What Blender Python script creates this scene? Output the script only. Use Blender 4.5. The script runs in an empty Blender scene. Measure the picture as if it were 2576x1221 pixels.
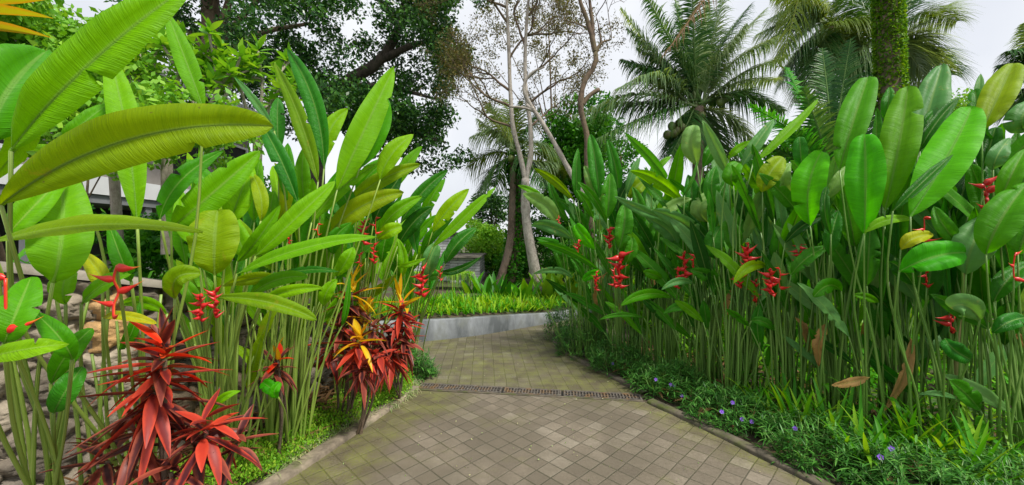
import bpy, math, random
import numpy as np
from mathutils import Vector
R = math.radians
rng = np.random.default_rng(7); random.seed(7)
SC = bpy.context.scene; COL = SC.collection

# ------------------------------------------------------------------ camera
CAMH, F, CX, HY = 1.6, 1000.0, 1288.0, 600.0     # the photo is measured on a 2576 x 1221 grid
cam = bpy.data.objects.new('camera', bpy.data.cameras.new('camera')); COL.objects.link(cam)
cam.location = (0, 0, CAMH); cam.rotation_euler = (R(90), 0, 0)
cam.data.sensor_width = 36; cam.data.lens = 36*F/2576; cam.data.shift_y = -10.5/2576
cam.data.clip_start = .05; cam.data.clip_end = 800
SC.camera = cam
# ------------------------------------------------------------------ light
SUN_AZ, SUN_EL = R(128), R(56)          # compass direction the light comes from (from +Y clockwise), behind right
SC.view_settings.view_transform = 'Standard'; SC.view_settings.look = 'None'
SC.view_settings.exposure = 0.0; SC.view_settings.gamma = 1
SC.cycles.max_bounces = 8; SC.cycles.transmission_bounces = 6; SC.cycles.diffuse_bounces = 2
w = bpy.data.worlds.new('World'); SC.world = w; w.use_nodes = True
nt = w.node_tree; bg = nt.nodes['Background']
sky = nt.nodes.new('ShaderNodeTexSky'); sky.sky_type = 'NISHITA'; sky.sun_disc = False
sky.sun_elevation = SUN_EL; sky.sun_rotation = SUN_AZ; sky.dust_density = 4
mix = nt.nodes.new('ShaderNodeMix'); mix.data_type = 'RGBA'; mix.inputs[0].default_value = .86
tc = nt.nodes.new('ShaderNodeTexCoord'); nz = nt.nodes.new('ShaderNodeTexNoise')
nz.inputs['Scale'].default_value = 2.4; nz.inputs['Detail'].default_value = 4
cr = nt.nodes.new('ShaderNodeValToRGB')
cr.color_ramp.elements[0].position = .38; cr.color_ramp.elements[0].color = (7.4, 7.65, 8.2, 1)
cr.color_ramp.elements[1].position = .68; cr.color_ramp.elements[1].color = (9.5, 9.6, 9.7, 1)
nt.links.new(tc.outputs['Generated'], nz.inputs['Vector']); nt.links.new(nz.outputs[0], cr.inputs[0])
nt.links.new(sky.outputs[0], mix.inputs[6]); nt.links.new(cr.outputs[0], mix.inputs[7])
nt.links.new(mix.outputs[2], bg.inputs[0]); bg.inputs[1].default_value = .122
sl = bpy.data.lights.new('sun', 'SUN'); sl.energy = 5.0; sl.angle = R(9); sl.color = (1, .95, .86)
so = bpy.data.objects.new('sun', sl); COL.objects.link(so)
sd = Vector((math.sin(SUN_AZ)*math.cos(SUN_EL), math.cos(SUN_AZ)*math.cos(SUN_EL), math.sin(SUN_EL)))
so.rotation_euler = sd.to_track_quat('Z', 'Y').to_euler()

# ------------------------------------------------------------------ helpers
def P(x, y, Z):
    return np.array([(x-CX)/F*Z, Z, CAMH-(y-HY)/F*Z])
def nrm(v):
    v = np.asarray(v, float); return v/np.maximum(np.linalg.norm(v, axis=-1, keepdims=True), 1e-9)
def tag(o, label=None, cat=None, group=None, kind=None):
    if label: o['label'] = label
    if cat: o['category'] = cat
    if group: o['group'] = group
    if kind: o['kind'] = kind
    return o
def empty(name, loc, label, cat, group=None):
    o = bpy.data.objects.new(name, None); COL.objects.link(o); o.location = tuple(loc)
    o.empty_display_size = .1
    return tag(o, label, cat, group)

class MB:
    """collects quads; build() links them as one mesh object"""
    def __init__(s): s.v=[]; s.f=[]; s.uv=[]; s.r=[]; s.n=0
    def add(s, V, Fq, UV=None, rnd=0.5):
        V = np.asarray(V, float).reshape(-1, 3); Fq = np.asarray(Fq, int).reshape(-1, 4)
        s.v.append(V); s.f.append(Fq+s.n); s.n += len(V)
        s.uv.append(np.zeros((len(V), 2)) if UV is None else np.asarray(UV, float).reshape(-1, 2))
        s.r.append(np.broadcast_to(np.asarray(rnd, float), (len(V),)).copy())
    def build(s, name, mat, parent=None, smooth=True):
        V = np.concatenate(s.v); Fq = np.concatenate(s.f); UV = np.concatenate(s.uv); r = np.concatenate(s.r)
        me = bpy.data.meshes.new(name)
        if parent is not None:
            V = V - np.array(parent_origin(parent))
        me.vertices.add(len(V)); me.vertices.foreach_set('co', V.astype(np.float32).ravel())
        me.loops.add(len(Fq)*4); me.loops.foreach_set('vertex_index', Fq.astype(np.int32).ravel())
        me.polygons.add(len(Fq)); me.polygons.foreach_set('loop_start', (np.arange(len(Fq))*4).astype(np.int32))
        me.polygons.foreach_set('loop_total', np.full(len(Fq), 4, np.int32))
        me.update(calc_edges=True)
        ul = me.uv_layers.new(name='UVMap'); ul.data.foreach_set('uv', UV[Fq.ravel()].astype(np.float32).ravel())
        at = me.attributes.new('rnd', 'FLOAT', 'POINT'); at.data.foreach_set('value', r.astype(np.float32))
        if smooth: me.polygons.foreach_set('use_smooth', np.ones(len(Fq), bool))
        me.materials.append(mat); me.validate()
        o = bpy.data.objects.new(name, me); COL.objects.link(o)
        if parent is not None: o.parent = parent
        return o
def parent_origin(p):
    o = np.zeros(3)
    while p is not None:
        o = o + np.array(p.location); p = p.parent
    return o
def gridfaces(nr, nc, off=0, closed=False):
    i = np.arange(nr-1)[:, None]; m = nc if closed else nc-1
    j = np.arange(m)[None, :]; j2 = (j+1) % nc
    return np.stack([i*nc+j, i*nc+j2, (i+1)*nc+j2, (i+1)*nc+j], -1).reshape(-1, 4)+off
def bez(a, m, b, n):
    a, m, b = map(lambda q: np.asarray(q, float), (a, m, b)); c = 2*m-.5*(a+b)
    t = np.linspace(0, 1, n)[:, None]
    return (1-t)**2*a+2*t*(1-t)*c+t*t*b
def spline(pts, n):
    pts = np.asarray(pts, float); k = len(pts)
    d = np.concatenate([[0], np.cumsum(np.linalg.norm(np.diff(pts, axis=0), axis=1))])
    t = np.linspace(0, d[-1], n)
    if k < 3: return np.stack([np.interp(t, d, pts[:, i]) for i in range(pts.shape[1])], 1)
    out = np.zeros((n, pts.shape[1]))
    m = np.gradient(pts, d, axis=0)
    idx = np.clip(np.searchsorted(d, t, 'right')-1, 0, k-2); h = d[idx+1]-d[idx]; u = (t-d[idx])/h
    u = u[:, None]; h = h[:, None]
    return ((2*u**3-3*u**2+1)*pts[idx]+(u**3-2*u**2+u)*h*m[idx]+(-2*u**3+3*u**2)*pts[idx+1]+(u**3-u**2)*h*m[idx+1])
def tube(mb, pts, rad, sides=6, rnd=.5, cap=True, knob=0):
    pts = np.asarray(pts, float); n = len(pts); rad = np.broadcast_to(np.asarray(rad, float), (n,))
    if knob: rad = rad*(1+knob*rng.standard_normal(n))
    T = nrm(np.gradient(pts, axis=0)); ref = np.array([0.123, .31, .94]) if abs(T[0, 2]) < .8 else np.array([.97, .2, .1])
    A = nrm(np.cross(T, ref)); B = np.cross(T, A)
    a = np.linspace(0, 2*np.pi, sides, endpoint=False)
    ring = pts[:, None]+rad[:, None, None]*(np.cos(a)[None, :, None]*A[:, None]+np.sin(a)[None, :, None]*B[:, None])
    L = np.concatenate([[0], np.cumsum(np.linalg.norm(np.diff(pts, axis=0), axis=1))])
    UV = np.stack(np.broadcast_arrays((a/6.283)[None, :], L[:, None]), -1)
    mb.add(ring, gridfaces(n, sides, closed=True), UV, rnd)
    if cap and sides >= 4:
        base = mb.n-n*sides
        e = base+(n-1)*sides
        for s in range(1, sides-2, 2): mb.f.append(np.array([[e, e+s, e+s+1, e+s+2 if s+2 < sides else e]]))
def straps(mb, base, d, L, W, sag=0., k=4, fold=.25, rnd=None, hint=(0, 0, 1), prof='lance', twist=0., curl=None):
    """N tapering strap leaves at once: base(N,3) direction(N,3) length(N) width(N)"""
    base = np.atleast_2d(base); N = len(base); d = nrm(np.broadcast_to(d, (N, 3)))
    L = np.broadcast_to(np.asarray(L, float), (N,)); W = np.broadcast_to(np.asarray(W, float), (N,))
    sag = np.broadcast_to(np.asarray(sag, float), (N,)); s = np.linspace(0, 1, k+1)
    hint = np.broadcast_to(np.asarray(hint, float), (N, 3))
    side = np.cross(d, hint); bad = np.linalg.norm(side, axis=1) < .05; side[bad] = [1, .1, 0]; side = nrm(side)
    up = nrm(np.cross(side, d))
    tw = np.broadcast_to(np.asarray(twist, float), (N,))
    side, up = side*np.cos(tw)[:, None]+up*np.sin(tw)[:, None], up*np.cos(tw)[:, None]-side*np.sin(tw)[:, None]
    c = base[:, None]+d[:, None]*(s*1.0)[None, :, None]*L[:, None, None]
    c[..., 2] -= sag[:, None]*L[:, None]*(s**2)[None]
    c -= (d[:, None]*(sag*L*.28)[:, None, None])*(s**2)[None, :, None]
    if prof == 'lance': p = np.sin(np.pi*np.clip(s, .03, .985)**.75)**.8
    elif prof == 'strap': p = np.clip(np.minimum(1, .55+3*s)*(1-s**3), .04, 1)
    else: p = np.clip(1-s**1.6, .05, 1)*np.minimum(1, .5+4*s)
    hw = W[:, None]*.5*p[None]
    l = c-side[:, None]*hw[..., None]+up[:, None]*(hw*fold)[..., None]
    r = c+side[:, None]*hw[..., None]+up[:, None]*(hw*fold)[..., None]
    V = np.stack([l, c, r], 2)                      # N,k+1,3,3
    f = gridfaces(k+1, 3); Fq = (f[None]+(np.arange(N)*(k+1)*3)[:, None, None]).reshape(-1, 4)
    uv = np.zeros((N, k+1, 3, 2)); uv[..., 0] = [0, .5, 1]; uv[..., 1] = (s[None]*L[:, None])[..., None]
    rn = rng.random(N) if rnd is None else np.broadcast_to(rnd, (N,))
    mb.add(V, Fq, uv, np.repeat(rn, (k+1)*3))
def leafquads(mb, pos, size, asp=.5, dirv=None, up=.3, rnd=None, sizevar=.35, dr=None):
    """N small rhombic leaves, random attitude"""
    N = len(pos); size = size*(1+sizevar*rng.uniform(-1, 1, N))
    a = rng.standard_normal((N, 3)); a[:, 2] -= up
    if dirv is not None: a = a*.6+dirv
    a = nrm(a); b = nrm(np.cross(a, rng.standard_normal((N, 3)))); n = np.cross(a, b)
    s = size[:, None]
    V = np.stack([pos, pos+a*s*.5+b*s*asp*.5+n*s*.06, pos+a*s, pos+a*s*.5-b*s*asp*.5+n*s*.06], 1)
    Fq = np.arange(N*4).reshape(-1, 4)
    uv = np.zeros((N, 4, 2)); uv[:, :, 0] = [.5, 1, .5, 0]; uv[:, :, 1] = np.array([0, .5, 1, .5])*s
    rn = rng.random(N) if rnd is None else rnd
    mb.add(V, Fq, uv, np.repeat(rn, 4))
def box(mb, lo, hi, rnd=.5, rot=None, piv=None):
    lo = np.asarray(lo, float); hi = np.asarray(hi, float)
    V = np.array([[lo[0], lo[1], lo[2]], [hi[0], lo[1], lo[2]], [hi[0], hi[1], lo[2]], [lo[0], hi[1], lo[2]],
                  [lo[0], lo[1], hi[2]], [hi[0], lo[1], hi[2]], [hi[0], hi[1], hi[2]], [lo[0], hi[1], hi[2]]])
    if rot:
        p = np.array(piv if piv is not None else (lo+hi)/2); c, s = math.cos(rot), math.sin(rot); q = V-p
        V = p+np.stack([q[:, 0]*c-q[:, 1]*s, q[:, 0]*s+q[:, 1]*c, q[:, 2]], 1)
    Fq = [[0, 3, 2, 1], [4, 5, 6, 7], [0, 1, 5, 4], [1, 2, 6, 5], [2, 3, 7, 6], [3, 0, 4, 7]]
    # split corners so shading stays flat
    V2 = V[np.array(Fq).ravel()]; mb.add(V2, np.arange(24).reshape(-1, 4), None, rnd)

# ------------------------------------------------------------------ materials
class NT:
    def __init__(s, name):
        s.m = bpy.data.materials.new(name); s.m.use_nodes = True; s.t = s.m.node_tree
        s.b = s.t.nodes['Principled BSDF']; s.out = s.t.nodes['Material Output']
    def n(s, typ, **kw):
        q = s.t.nodes.new(typ)
        for k, v in kw.items(): setattr(q, k, v)
        return q
    def l(s, a, b): s.t.links.new(a, b)
    def val(s, sock, v):
        if hasattr(v, 'links') or hasattr(v, 'is_linked'): s.l(v, sock)
        else: sock.default_value = v
    def math(s, op, a, b=0, c=0, clamp=False):
        q = s.n('ShaderNodeMath', operation=op, use_clamp=clamp)
        for i, v in enumerate((a, b, c)): s.val(q.inputs[i], v)
        return q.outputs[0]
    def mix(s, f, a, b, bt='MIX'):
        q = s.n('ShaderNodeMix', data_type='RGBA', blend_type=bt)
        s.val(q.inputs[0], f)
        for i, v in ((6, a), (7, b)):
            s.val(q.inputs[i], v if hasattr(v, 'is_linked') else (*v[:3], 1))
        return q.outputs[2]
    def noise(s, scale, detail=4, vec=None, rough=.55, w=None):
        q = s.n('ShaderNodeTexNoise'); q.inputs['Scale'].default_value = scale
        q.inputs['Detail'].default_value = detail; q.inputs['Roughness'].default_value = rough
        if vec is not None: s.l(vec, q.inputs['Vector'])
        return q.outputs[0]
    def ramp(s, fac, *stops):
        q = s.n('ShaderNodeValToRGB'); e = q.color_ramp.elements
        while len(e) < len(stops): e.new(.5)
        for i, (p, c) in enumerate(stops): e[i].position = p; e[i].color = (*c[:3], 1) if hasattr(c, '__len__') else (c, c, c, 1)
        s.val(q.inputs[0], fac); return q.outputs[0]
    def attr(s, name): return s.n('ShaderNodeAttribute', attribute_name=name).outputs['Fac']
    def obj(s): return s.n('ShaderNodeTexCoord').outputs['Object']
    def uv(s): return s.n('ShaderNodeTexCoord').outputs['UV']
    def bump(s, h, strength=.3, dist=.01):
        q = s.n('ShaderNodeBump'); q.inputs['Strength'].default_value = strength; q.inputs['Distance'].default_value = dist
        s.l(h, q.inputs['Height']); s.l(q.outputs[0], s.b.inputs['Normal']); return q.outputs[0]
M = {}
def leafmat(name, ca, cb, cc=None, trans=.35, tcol=None, rough=.46, vein=.32, mid=.35, pleat=.6, fine=True, spot=None, edge=None, margin=None):
    """ca..cb(..cc) chosen by each leaf's own random number; veins run out from the midrib"""
    n = NT(name); rnd = n.attr('rnd'); oi = n.n('ShaderNodeObjectInfo').outputs['Random']
    r = n.math('FRACT', n.math('ADD', rnd, oi)) if fine else rnd
    base = n.ramp(r, (0, ca), (.55, cb), (1, cc or cb))
    sep = n.n('ShaderNodeSeparateXYZ'); n.l(n.uv(), sep.inputs[0]); u, v = sep.outputs[0], sep.outputs[1]
    au = n.math('MULTIPLY', n.math('ABSOLUTE', n.math('SUBTRACT', u, .5)), 2.)
    patch = n.noise(5, 3, n.obj())
    base = n.mix(n.math('MULTIPLY', n.ramp(patch, (.35, 0.), (.7, 1.)), .45), base, n.mix(1, base, (1.3, 1.15, .75), 'MULTIPLY'))
    if fine:
        cmb = n.n('ShaderNodeCombineXYZ'); n.l(n.math('MULTIPLY', n.math('SUBTRACT', v, n.math('MULTIPLY', au, .03)), 1.), cmb.inputs[0])
        n.l(n.math('MULTIPLY', u, .012), cmb.inputs[1]); n.l(oi, cmb.inputs[2])
        s1 = n.noise(230, 2, cmb.outputs[0]); s2 = n.noise(42, 2, cmb.outputs[0])
        sv = n.math('ADD', n.math('MULTIPLY', s1, .55), n.math('MULTIPLY', s2, .45))
        base = n.mix(n.math('MULTIPLY', n.ramp(sv, (.35, 1.), (.62, 0.)), vein), base, n.mix(1, base, (.35, .5, .4), 'MULTIPLY'))
        n.bump(sv, pleat, .012)
        midm = n.ramp(au, (.0, 1.), (.05, .9), (.09, 0.))
        base = n.mix(n.math('MULTIPLY', midm, mid), base, (.32, .5, .12))
        if spot:
            sp = n.ramp(n.noise(9, 6, n.obj(), .75), (.60, 0.), (.70, 1.))
            base = n.mix(n.math('MULTIPLY', sp, .7), base, spot)
        ed = n.ramp(n.math('ADD', au, n.math('MULTIPLY', n.noise(14, 4, n.obj()), .25)), (1.05, 0.), (1.14, 1.))
        base = n.mix(n.math('MULTIPLY', ed, .6), base, edge or (.28, .3, .03))
        bn = n.ramp(n.math('ADD', n.math('MULTIPLY', au, .42), n.noise(7, 6, n.obj(), .7)), (1.0, 0.), (1.06, 1.))
        base = n.mix(n.math('MULTIPLY', bn, .85), base, (.20, .12, .045))
        sp2 = n.ramp(n.noise(46, 2, n.obj(), .5), (.73, 0.), (.77, 1.))
        base = n.mix(n.math('MULTIPLY', sp2, .6), base, (.14, .10, .03))
    if margin:
        base = n.mix(n.math('MULTIPLY', n.ramp(n.math('ADD', au, n.math('MULTIPLY', n.math('SUBTRACT', n.noise(25, 4, n.obj()), .5), .9)), (.35, 0.), (.85, 1.)), .8), base, margin)
    n.l(base, n.b.inputs['Base Color'])
    n.b.inputs['Roughness'].default_value = rough
    n.b.inputs['Specular IOR Level'].default_value = .2
    tr = n.n('ShaderNodeBsdfTranslucent')
    n.l(n.mix(1, base, tcol or (1.6, 1.4, .4), 'MULTIPLY'), tr.inputs[0])
    ms = n.n('ShaderNodeMixShader'); ms.inputs[0].default_value = trans
    n.l(n.b.outputs[0], ms.inputs[1]); n.l(tr.outputs[0], ms.inputs[2]); n.l(ms.outputs[0], n.out.inputs[0])
    M[name] = n.m; return n.m
leafmat('lime_leaf', (.13, .40, .0), (.19, .48, .0), (.27, .50, .0), trans=.42, edge=(.35, .42, .03))
leafmat('green_leaf', (.045, .25, .0), (.08, .34, .0), (.13, .38, .0), trans=.38)
leafmat('olive_leaf', (.13, .28, .0), (.20, .36, .0), (.27, .40, .0), trans=.4, spot=(.33, .30, .02))
leafmat('yellow_leaf', (.36, .44, .005), (.46, .48, .008), (.30, .42, .005), trans=.4, spot=(.35, .2, .02))
leafmat('deep_leaf', (.012, .09, .004), (.03, .19, .006), (.06, .27, .008), trans=.32, rough=.33, vein=.45, pleat=.8)
leafmat('jade_leaf', (.02, .18, .008), (.045, .26, .01), (.08, .34, .012), trans=.32, rough=.33, vein=.42, pleat=.8)
leafmat('pale_leaf', (.07, .24, .06), (.12, .32, .09), (.20, .38, .09), trans=.3, rough=.42, vein=.25, pleat=.45, spot=(.34, .34, .08))  # pale tone includes sky reflection on the leaf tops, put into the base colour
leafmat('bright_leaf', (.05, .42, .0), (.09, .52, .0), (.12, .56, .0), trans=.45, vein=.4, pleat=.55)
leafmat('brown_leaf', (.30, .16, .05), (.40, .24, .09), trans=.25, spot=(.16, .07, .03))
def foliage(name, a, b, c, trans=.3, rough=.45, tcol=None, margin=None): leafmat(name, a, b, c, trans=trans, rough=rough, fine=False, tcol=tcol, margin=margin)
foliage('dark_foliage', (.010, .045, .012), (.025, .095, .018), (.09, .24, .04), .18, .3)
foliage('mid_foliage', (.02, .12, .008), (.04, .21, .01), (.09, .30, .015))
foliage('fresh_foliage', (.10, .30, .02), (.16, .40, .03), (.26, .48, .05), .35)
foliage('dry_foliage', (.06, .075, .02), (.11, .12, .03), (.2, .16, .06), .2)
foliage('frond_green', (.02, .08, .025), (.045, .15, .035), (.16, .28, .09), .22, .3)
foliage('frond_light', (.10, .20, .10), (.20, .32, .15), (.34, .44, .24), .32, .32)  # paler fronds; their greyish highlights are mixed into the leaf colour
foliage('frond_bright', (.03, .22, .02), (.05, .30, .025), (.12, .36, .03), .3, .35)
foliage('frond_brown', (.16, .09, .04), (.24, .14, .07), (.30, .2, .1), .2)
foliage('frond_olive', (.09, .16, .02), (.15, .24, .03), (.22, .28, .04), .3)
foliage('ivy_foliage', (.05, .16, .01), (.11, .27, .015), (.22, .38, .02), .3)
foliage('ruellia_foliage', (.02, .085, .015), (.045, .17, .025), (.12, .31, .06), .2, .35)
foliage('lime_foliage', (.12, .34, .02), (.2, .46, .03), (.34, .5, .05), .38)
foliage('grass_foliage', (.04, .22, .008), (.09, .36, .01), (.25, .46, .02), .38)
foliage('tuft_foliage', (.16, .28, .08), (.3, .38, .18), (.5, .5, .32), .25)
foliage('cordyline_red', (.06, .015, .025), (.30, .04, .035), (.55, .05, .025), .3, .42, (1.3, .8, .6), (.62, .075, .035))
foliage('cordyline_fire', (.5, .015, .01), (.72, .03, .01), (.62, .12, .03), .3, .38, (1.3, .8, .6), (.75, .09, .02))
foliage('cordyline_dark', (.04, .014, .02), (.09, .025, .028), (.22, .05, .04), .2, .38, (1.3, .8, .6), (.36, .09, .05))
foliage('cordyline_gold', (.62, .30, .01), (.65, .46, .012), (.55, .55, .02), .35, .4, None, (.62, .30, .015))
foliage('croton_leaf', (.30, .30, .012), (.34, .38, .012), (.18, .34, .012), .35, .45, None, (.45, .22, .015))
def plain(name, a, b, scale=8, rough=.7, bump=.3, bd=.01, fac=(.35, .65), extra=None, stretch=None):
    n = NT(name); v = n.obj()
    if stretch:
        mp = n.n('ShaderNodeMapping'); mp.inputs['Scale'].default_value = stretch; n.l(v, mp.inputs[0]); v = mp.outputs[0]
    h = n.noise(scale, 6, v, .65); c = n.ramp(h, (fac[0], a), (fac[1], b))
    if extra:
        col, sc, lo, hi = extra; c = n.mix(n.ramp(n.noise(sc, 5, n.obj(), .6), (lo, 0.), (hi, 1.)), c, col)
    n.l(c, n.b.inputs['Base Color']); n.b.inputs['Roughness'].default_value = rough; n.bump(h, bump, bd)
    M[name] = n.m; return n.m
def stemmat(name, a, b, c):
    n = NT(name); sep = n.n('ShaderNodeSeparateXYZ'); n.l(n.uv(), sep.inputs[0])
    mp = n.n('ShaderNodeMapping'); mp.inputs['Scale'].default_value = (9, .8, 1); n.l(n.uv(), mp.inputs[0])
    h = n.noise(3, 4, mp.outputs[0]); r = n.math('FRACT', n.math('ADD', n.attr('rnd'), n.n('ShaderNodeObjectInfo').outputs['Random']))
    col = n.mix(n.ramp(h, (.35, 0.), (.65, 1.)), n.ramp(r, (0, a), (1, b)), c)
    n.l(col, n.b.inputs['Base Color']); n.b.inputs['Roughness'].default_value = .42; n.bump(h, .3, .004); M[name] = n.m
stemmat('stem_light', (.05, .17, .008), (.20, .36, .03), (.30, .38, .08))
stemmat('stem_dark', (.02, .10, .01), (.09, .27, .02), (.20, .34, .07))
stemmat('stem_dry', (.30, .20, .10), (.36, .27, .14), (.20, .22, .06))
def barkmat(name, a, b, c, sc=9):
    n = NT(name); mp = n.n('ShaderNodeMapping'); mp.inputs['Scale'].default_value = (1, 1, .6); n.l(n.obj(), mp.inputs[0])
    h = n.noise(sc, 8, mp.outputs[0], .8); h2 = n.noise(2.2, 3, n.obj())
    col = n.mix(n.ramp(h2, (.4, 0.), (.6, 1.)), n.ramp(h, (.38, a), (.6, b)), n.ramp(h, (.4, c), (.62, b)))
    n.l(col, n.b.inputs['Base Color']); n.b.inputs['Roughness'].default_value = .9; n.bump(h, .8, .03); M[name] = n.m
barkmat('bark_pale', (.22, .19, .16), (.56, .51, .45), (.34, .30, .25), 11)
barkmat('bark_brown', (.05, .035, .025), (.19, .13, .09), (.12, .10, .05))
barkmat('bark_dark', (.02, .016, .013), (.09, .07, .055), (.05, .045, .03))
barkmat('bark_palm', (.10, .07, .05), (.30, .21, .16), (.2, .16, .12), 7)
barkmat('bark_frangipani', (.22, .18, .14), (.48, .42, .35), (.33, .30, .25), 14)
plain('soil', (.035, .025, .016), (.10, .075, .045), 5, .95, .6, .03, extra=((.05, .10, .02), 1.3, .5, .62))
plain('concrete', (.075, .085, .09), (.27, .29, .31), 2.6, .8, .15, .004, extra=((.13, .14, .11), 2.6, .5, .75), stretch=(1, 1, .35))
plain('kerb_stone', (.11, .09, .065), (.29, .24, .175), 7, .9, .4, .008, extra=((.07, .09, .02), 4.5, .55, .72))
plain('kerb_mossy', (.05, .045, .03), (.15, .125, .09), 7, .95, .5, .01, extra=((.07, .09, .015), 5.5, .5, .66))
plain('cap_stone', (.17, .15, .12), (.36, .32, .27), 6, .9, .4, .008, extra=((.07, .065, .05), 3, .45, .62))
plain('house_roof', (.40, .41, .43), (.52, .53, .55), 1.2, .6, .05)
plain('canopy_paint', (.55, .56, .58), (.68, .69, .71), 1.2, .6, .05)
plain('house_fascia', (.13, .14, .15), (.2, .21, .22), 2, .7, .05)
plain('house_wall', (.20, .18, .16), (.28, .26, .24), 1, .8, .05)
plain('iron', (.05, .045, .04), (.16, .14, .12), 30, .55, .4, .002, extra=((.16, .10, .05), 9, .5, .62))
plain('pit_dark', (.008, .008, .007), (.015, .014, .012), 5, .9)
def metalflower(name, a, b):
    n = NT(name); sep = n.n('ShaderNodeSeparateXYZ'); n.l(n.uv(), sep.inputs[0])
    n.l(n.ramp(sep.outputs[0], (0, a), (.62, a), (1, b)), n.b.inputs['Base Color']); n.b.inputs['Roughness'].default_value = .35
    M[name] = n.m
metalflower('bract_red', (.62, .018, .012), (.75, .33, .02))
metalflower('bract_plain', (.50, .012, .012), (.55, .03, .02))
plain('ruellia_petal', (.22, .09, .62), (.34, .17, .75), 20, .5, .1)
plain('coconut_skin', (.06, .10, .02), (.13, .18, .03), 6, .5, .1, extra=((.08, .05, .02), 5, .5, .7))

# paving: square setts laid on the diagonal
def pavermat(name, size, ang, moss_lo, moss_hi, tint):
    n = NT(name); geo = n.n('ShaderNodeNewGeometry').outputs['Position']
    mp = n.n('ShaderNodeMapping'); mp.inputs['Rotation'].default_value = (0, 0, ang); mp.inputs['Scale'].default_value = (1/size,)*3
    wob = n.n('ShaderNodeTexNoise'); wob.inputs['Scale'].default_value = 2.2; n.l(geo, wob.inputs['Vector'])
    vm = n.n('ShaderNodeVectorMath', operation='MULTIPLY_ADD'); n.l(wob.outputs['Color'], vm.inputs[0]); vm.inputs[1].default_value = (.03, .03, 0); n.l(geo, vm.inputs[2])
    n.l(vm.outputs[0], mp.inputs[0])
    fl = n.n('ShaderNodeVectorMath', operation='FLOOR'); n.l(mp.outputs[0], fl.inputs[0])
    fr = n.n('ShaderNodeVectorMath', operation='FRACTION'); n.l(mp.outputs[0], fr.inputs[0])
    fs = n.n('ShaderNodeSeparateXYZ'); n.l(fl.outputs[0], fs.inputs[0]); fc = n.n('ShaderNodeCombineXYZ')
    n.l(fs.outputs[0], fc.inputs[0]); n.l(fs.outputs[1], fc.inputs[1])
    wn = n.n('ShaderNodeTexWhiteNoise', noise_dimensions='2D'); n.l(fc.outputs[0], wn.inputs['Vector'])
    s = n.n('ShaderNodeSeparateXYZ'); n.l(fr.outputs[0], s.inputs[0])
    ex = n.math('SUBTRACT', .5, n.math('ABSOLUTE', n.math('SUBTRACT', s.outputs[0], .5)))
    ey = n.math('SUBTRACT', .5, n.math('ABSOLUTE', n.math('SUBTRACT', s.outputs[1], .5)))
    e = n.math('ADD', n.math('MINIMUM', ex, ey), n.math('MULTIPLY', n.math('SUBTRACT', n.noise(60, 3, geo), .5), .03))
    joint = n.ramp(e, (.012, 1.), (.05, 0.))
    rough = n.noise(48, 8, geo, .75)
    stain = n.noise(1.7, 5, geo, .65)
    c = n.ramp(wn.outputs[0], (0, (.145, .128, .105)), (.5, (.195, .172, .142)), (.85, (.225, .202, .17)), (1, (.285, .265, .23)))
    c = n.mix(1, c, tint, 'MULTIPLY')
    c = n.mix(n.ramp(n.noise(.9, 6, geo, .7), (.42, .6), (.58, 0.)), c, n.mix(1, c, (.55, .54, .5), 'MULTIPLY'))
    c = n.mix(.55, c, n.ramp(rough, (.3, .45), (.7, 1.25)), 'MULTIPLY')
    c = n.mix(n.ramp(stain, (.40, .75), (.60, 0.)), c, (.11, .092, .065))
    c = n.mix(n.math('MULTIPLY', joint, n.ramp(n.noise(3.1, 4, geo), (.35, .35), (.6, .9))), c, (.05, .048, .026))
    mn = n.noise(1.35, 6, geo, .62)
    at = n.attr('rnd')
    mm = n.ramp(n.math('ADD', n.math('ADD', mn, at), n.math('MULTIPLY', joint, .06)), (moss_lo, 0.), (moss_hi, 1.))
    fine = n.ramp(n.noise(75, 4, geo, .7), (.38, .2), (.6, 1.))
    c = n.mix(n.math('MULTIPLY', n.math('MULTIPLY', mm, fine), .8), c, n.ramp(n.noise(6, 4, geo), (.38, (.07, .062, .018)), (.68, (.155, .175, .018))))
    n.l(c, n.b.inputs['Base Color'])
    n.l(n.ramp(rough, (.3, .55), (.7, .85)), n.b.inputs['Roughness'])
    h = n.math('SUBTRACT', n.math('ADD', n.math('MULTIPLY', rough, .25), n.math('MULTIPLY', wn.outputs[0], .25)), n.math('MULTIPLY', joint, .9))
    n.bump(h, .6, .008); M[name] = n.m
pavermat('setts_near', .130, R(45), .52, .78, (.98, .92, .83))
pavermat('setts_far', .130, R(-4), .33, .68, (.88, .87, .78))

# stacked-stone facing of the garden building
n = NT('stacked_stone'); br = n.n('ShaderNodeTexBrick')
mp = n.n('ShaderNodeMapping'); mp.inputs['Rotation'].default_value = (R(90), 0, 0); n.l(n.obj(), mp.inputs[0]); n.l(mp.outputs[0], br.inputs[0])
br.inputs['Scale'].default_value = 1; br.inputs['Brick Width'].default_value = .42; br.inputs['Row Height'].default_value = .07
br.inputs['Mortar Size'].default_value = .008; br.inputs['Color1'].default_value = (.42, .43, .44, 1); br.inputs['Color2'].default_value = (.62, .63, .64, 1)
br.inputs['Mortar'].default_value = (.2, .2, .2, 1)
n.l(n.mix(.5, br.outputs[0], n.ramp(n.noise(14, 5, n.obj()), (.3, .5), (.7, 1.2)), 'MULTIPLY'), n.b.inputs['Base Color'])
n.b.inputs['Roughness'].default_value = .9; n.bump(br.outputs[0], .6, .02); M['stacked_stone'] = n.m
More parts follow.
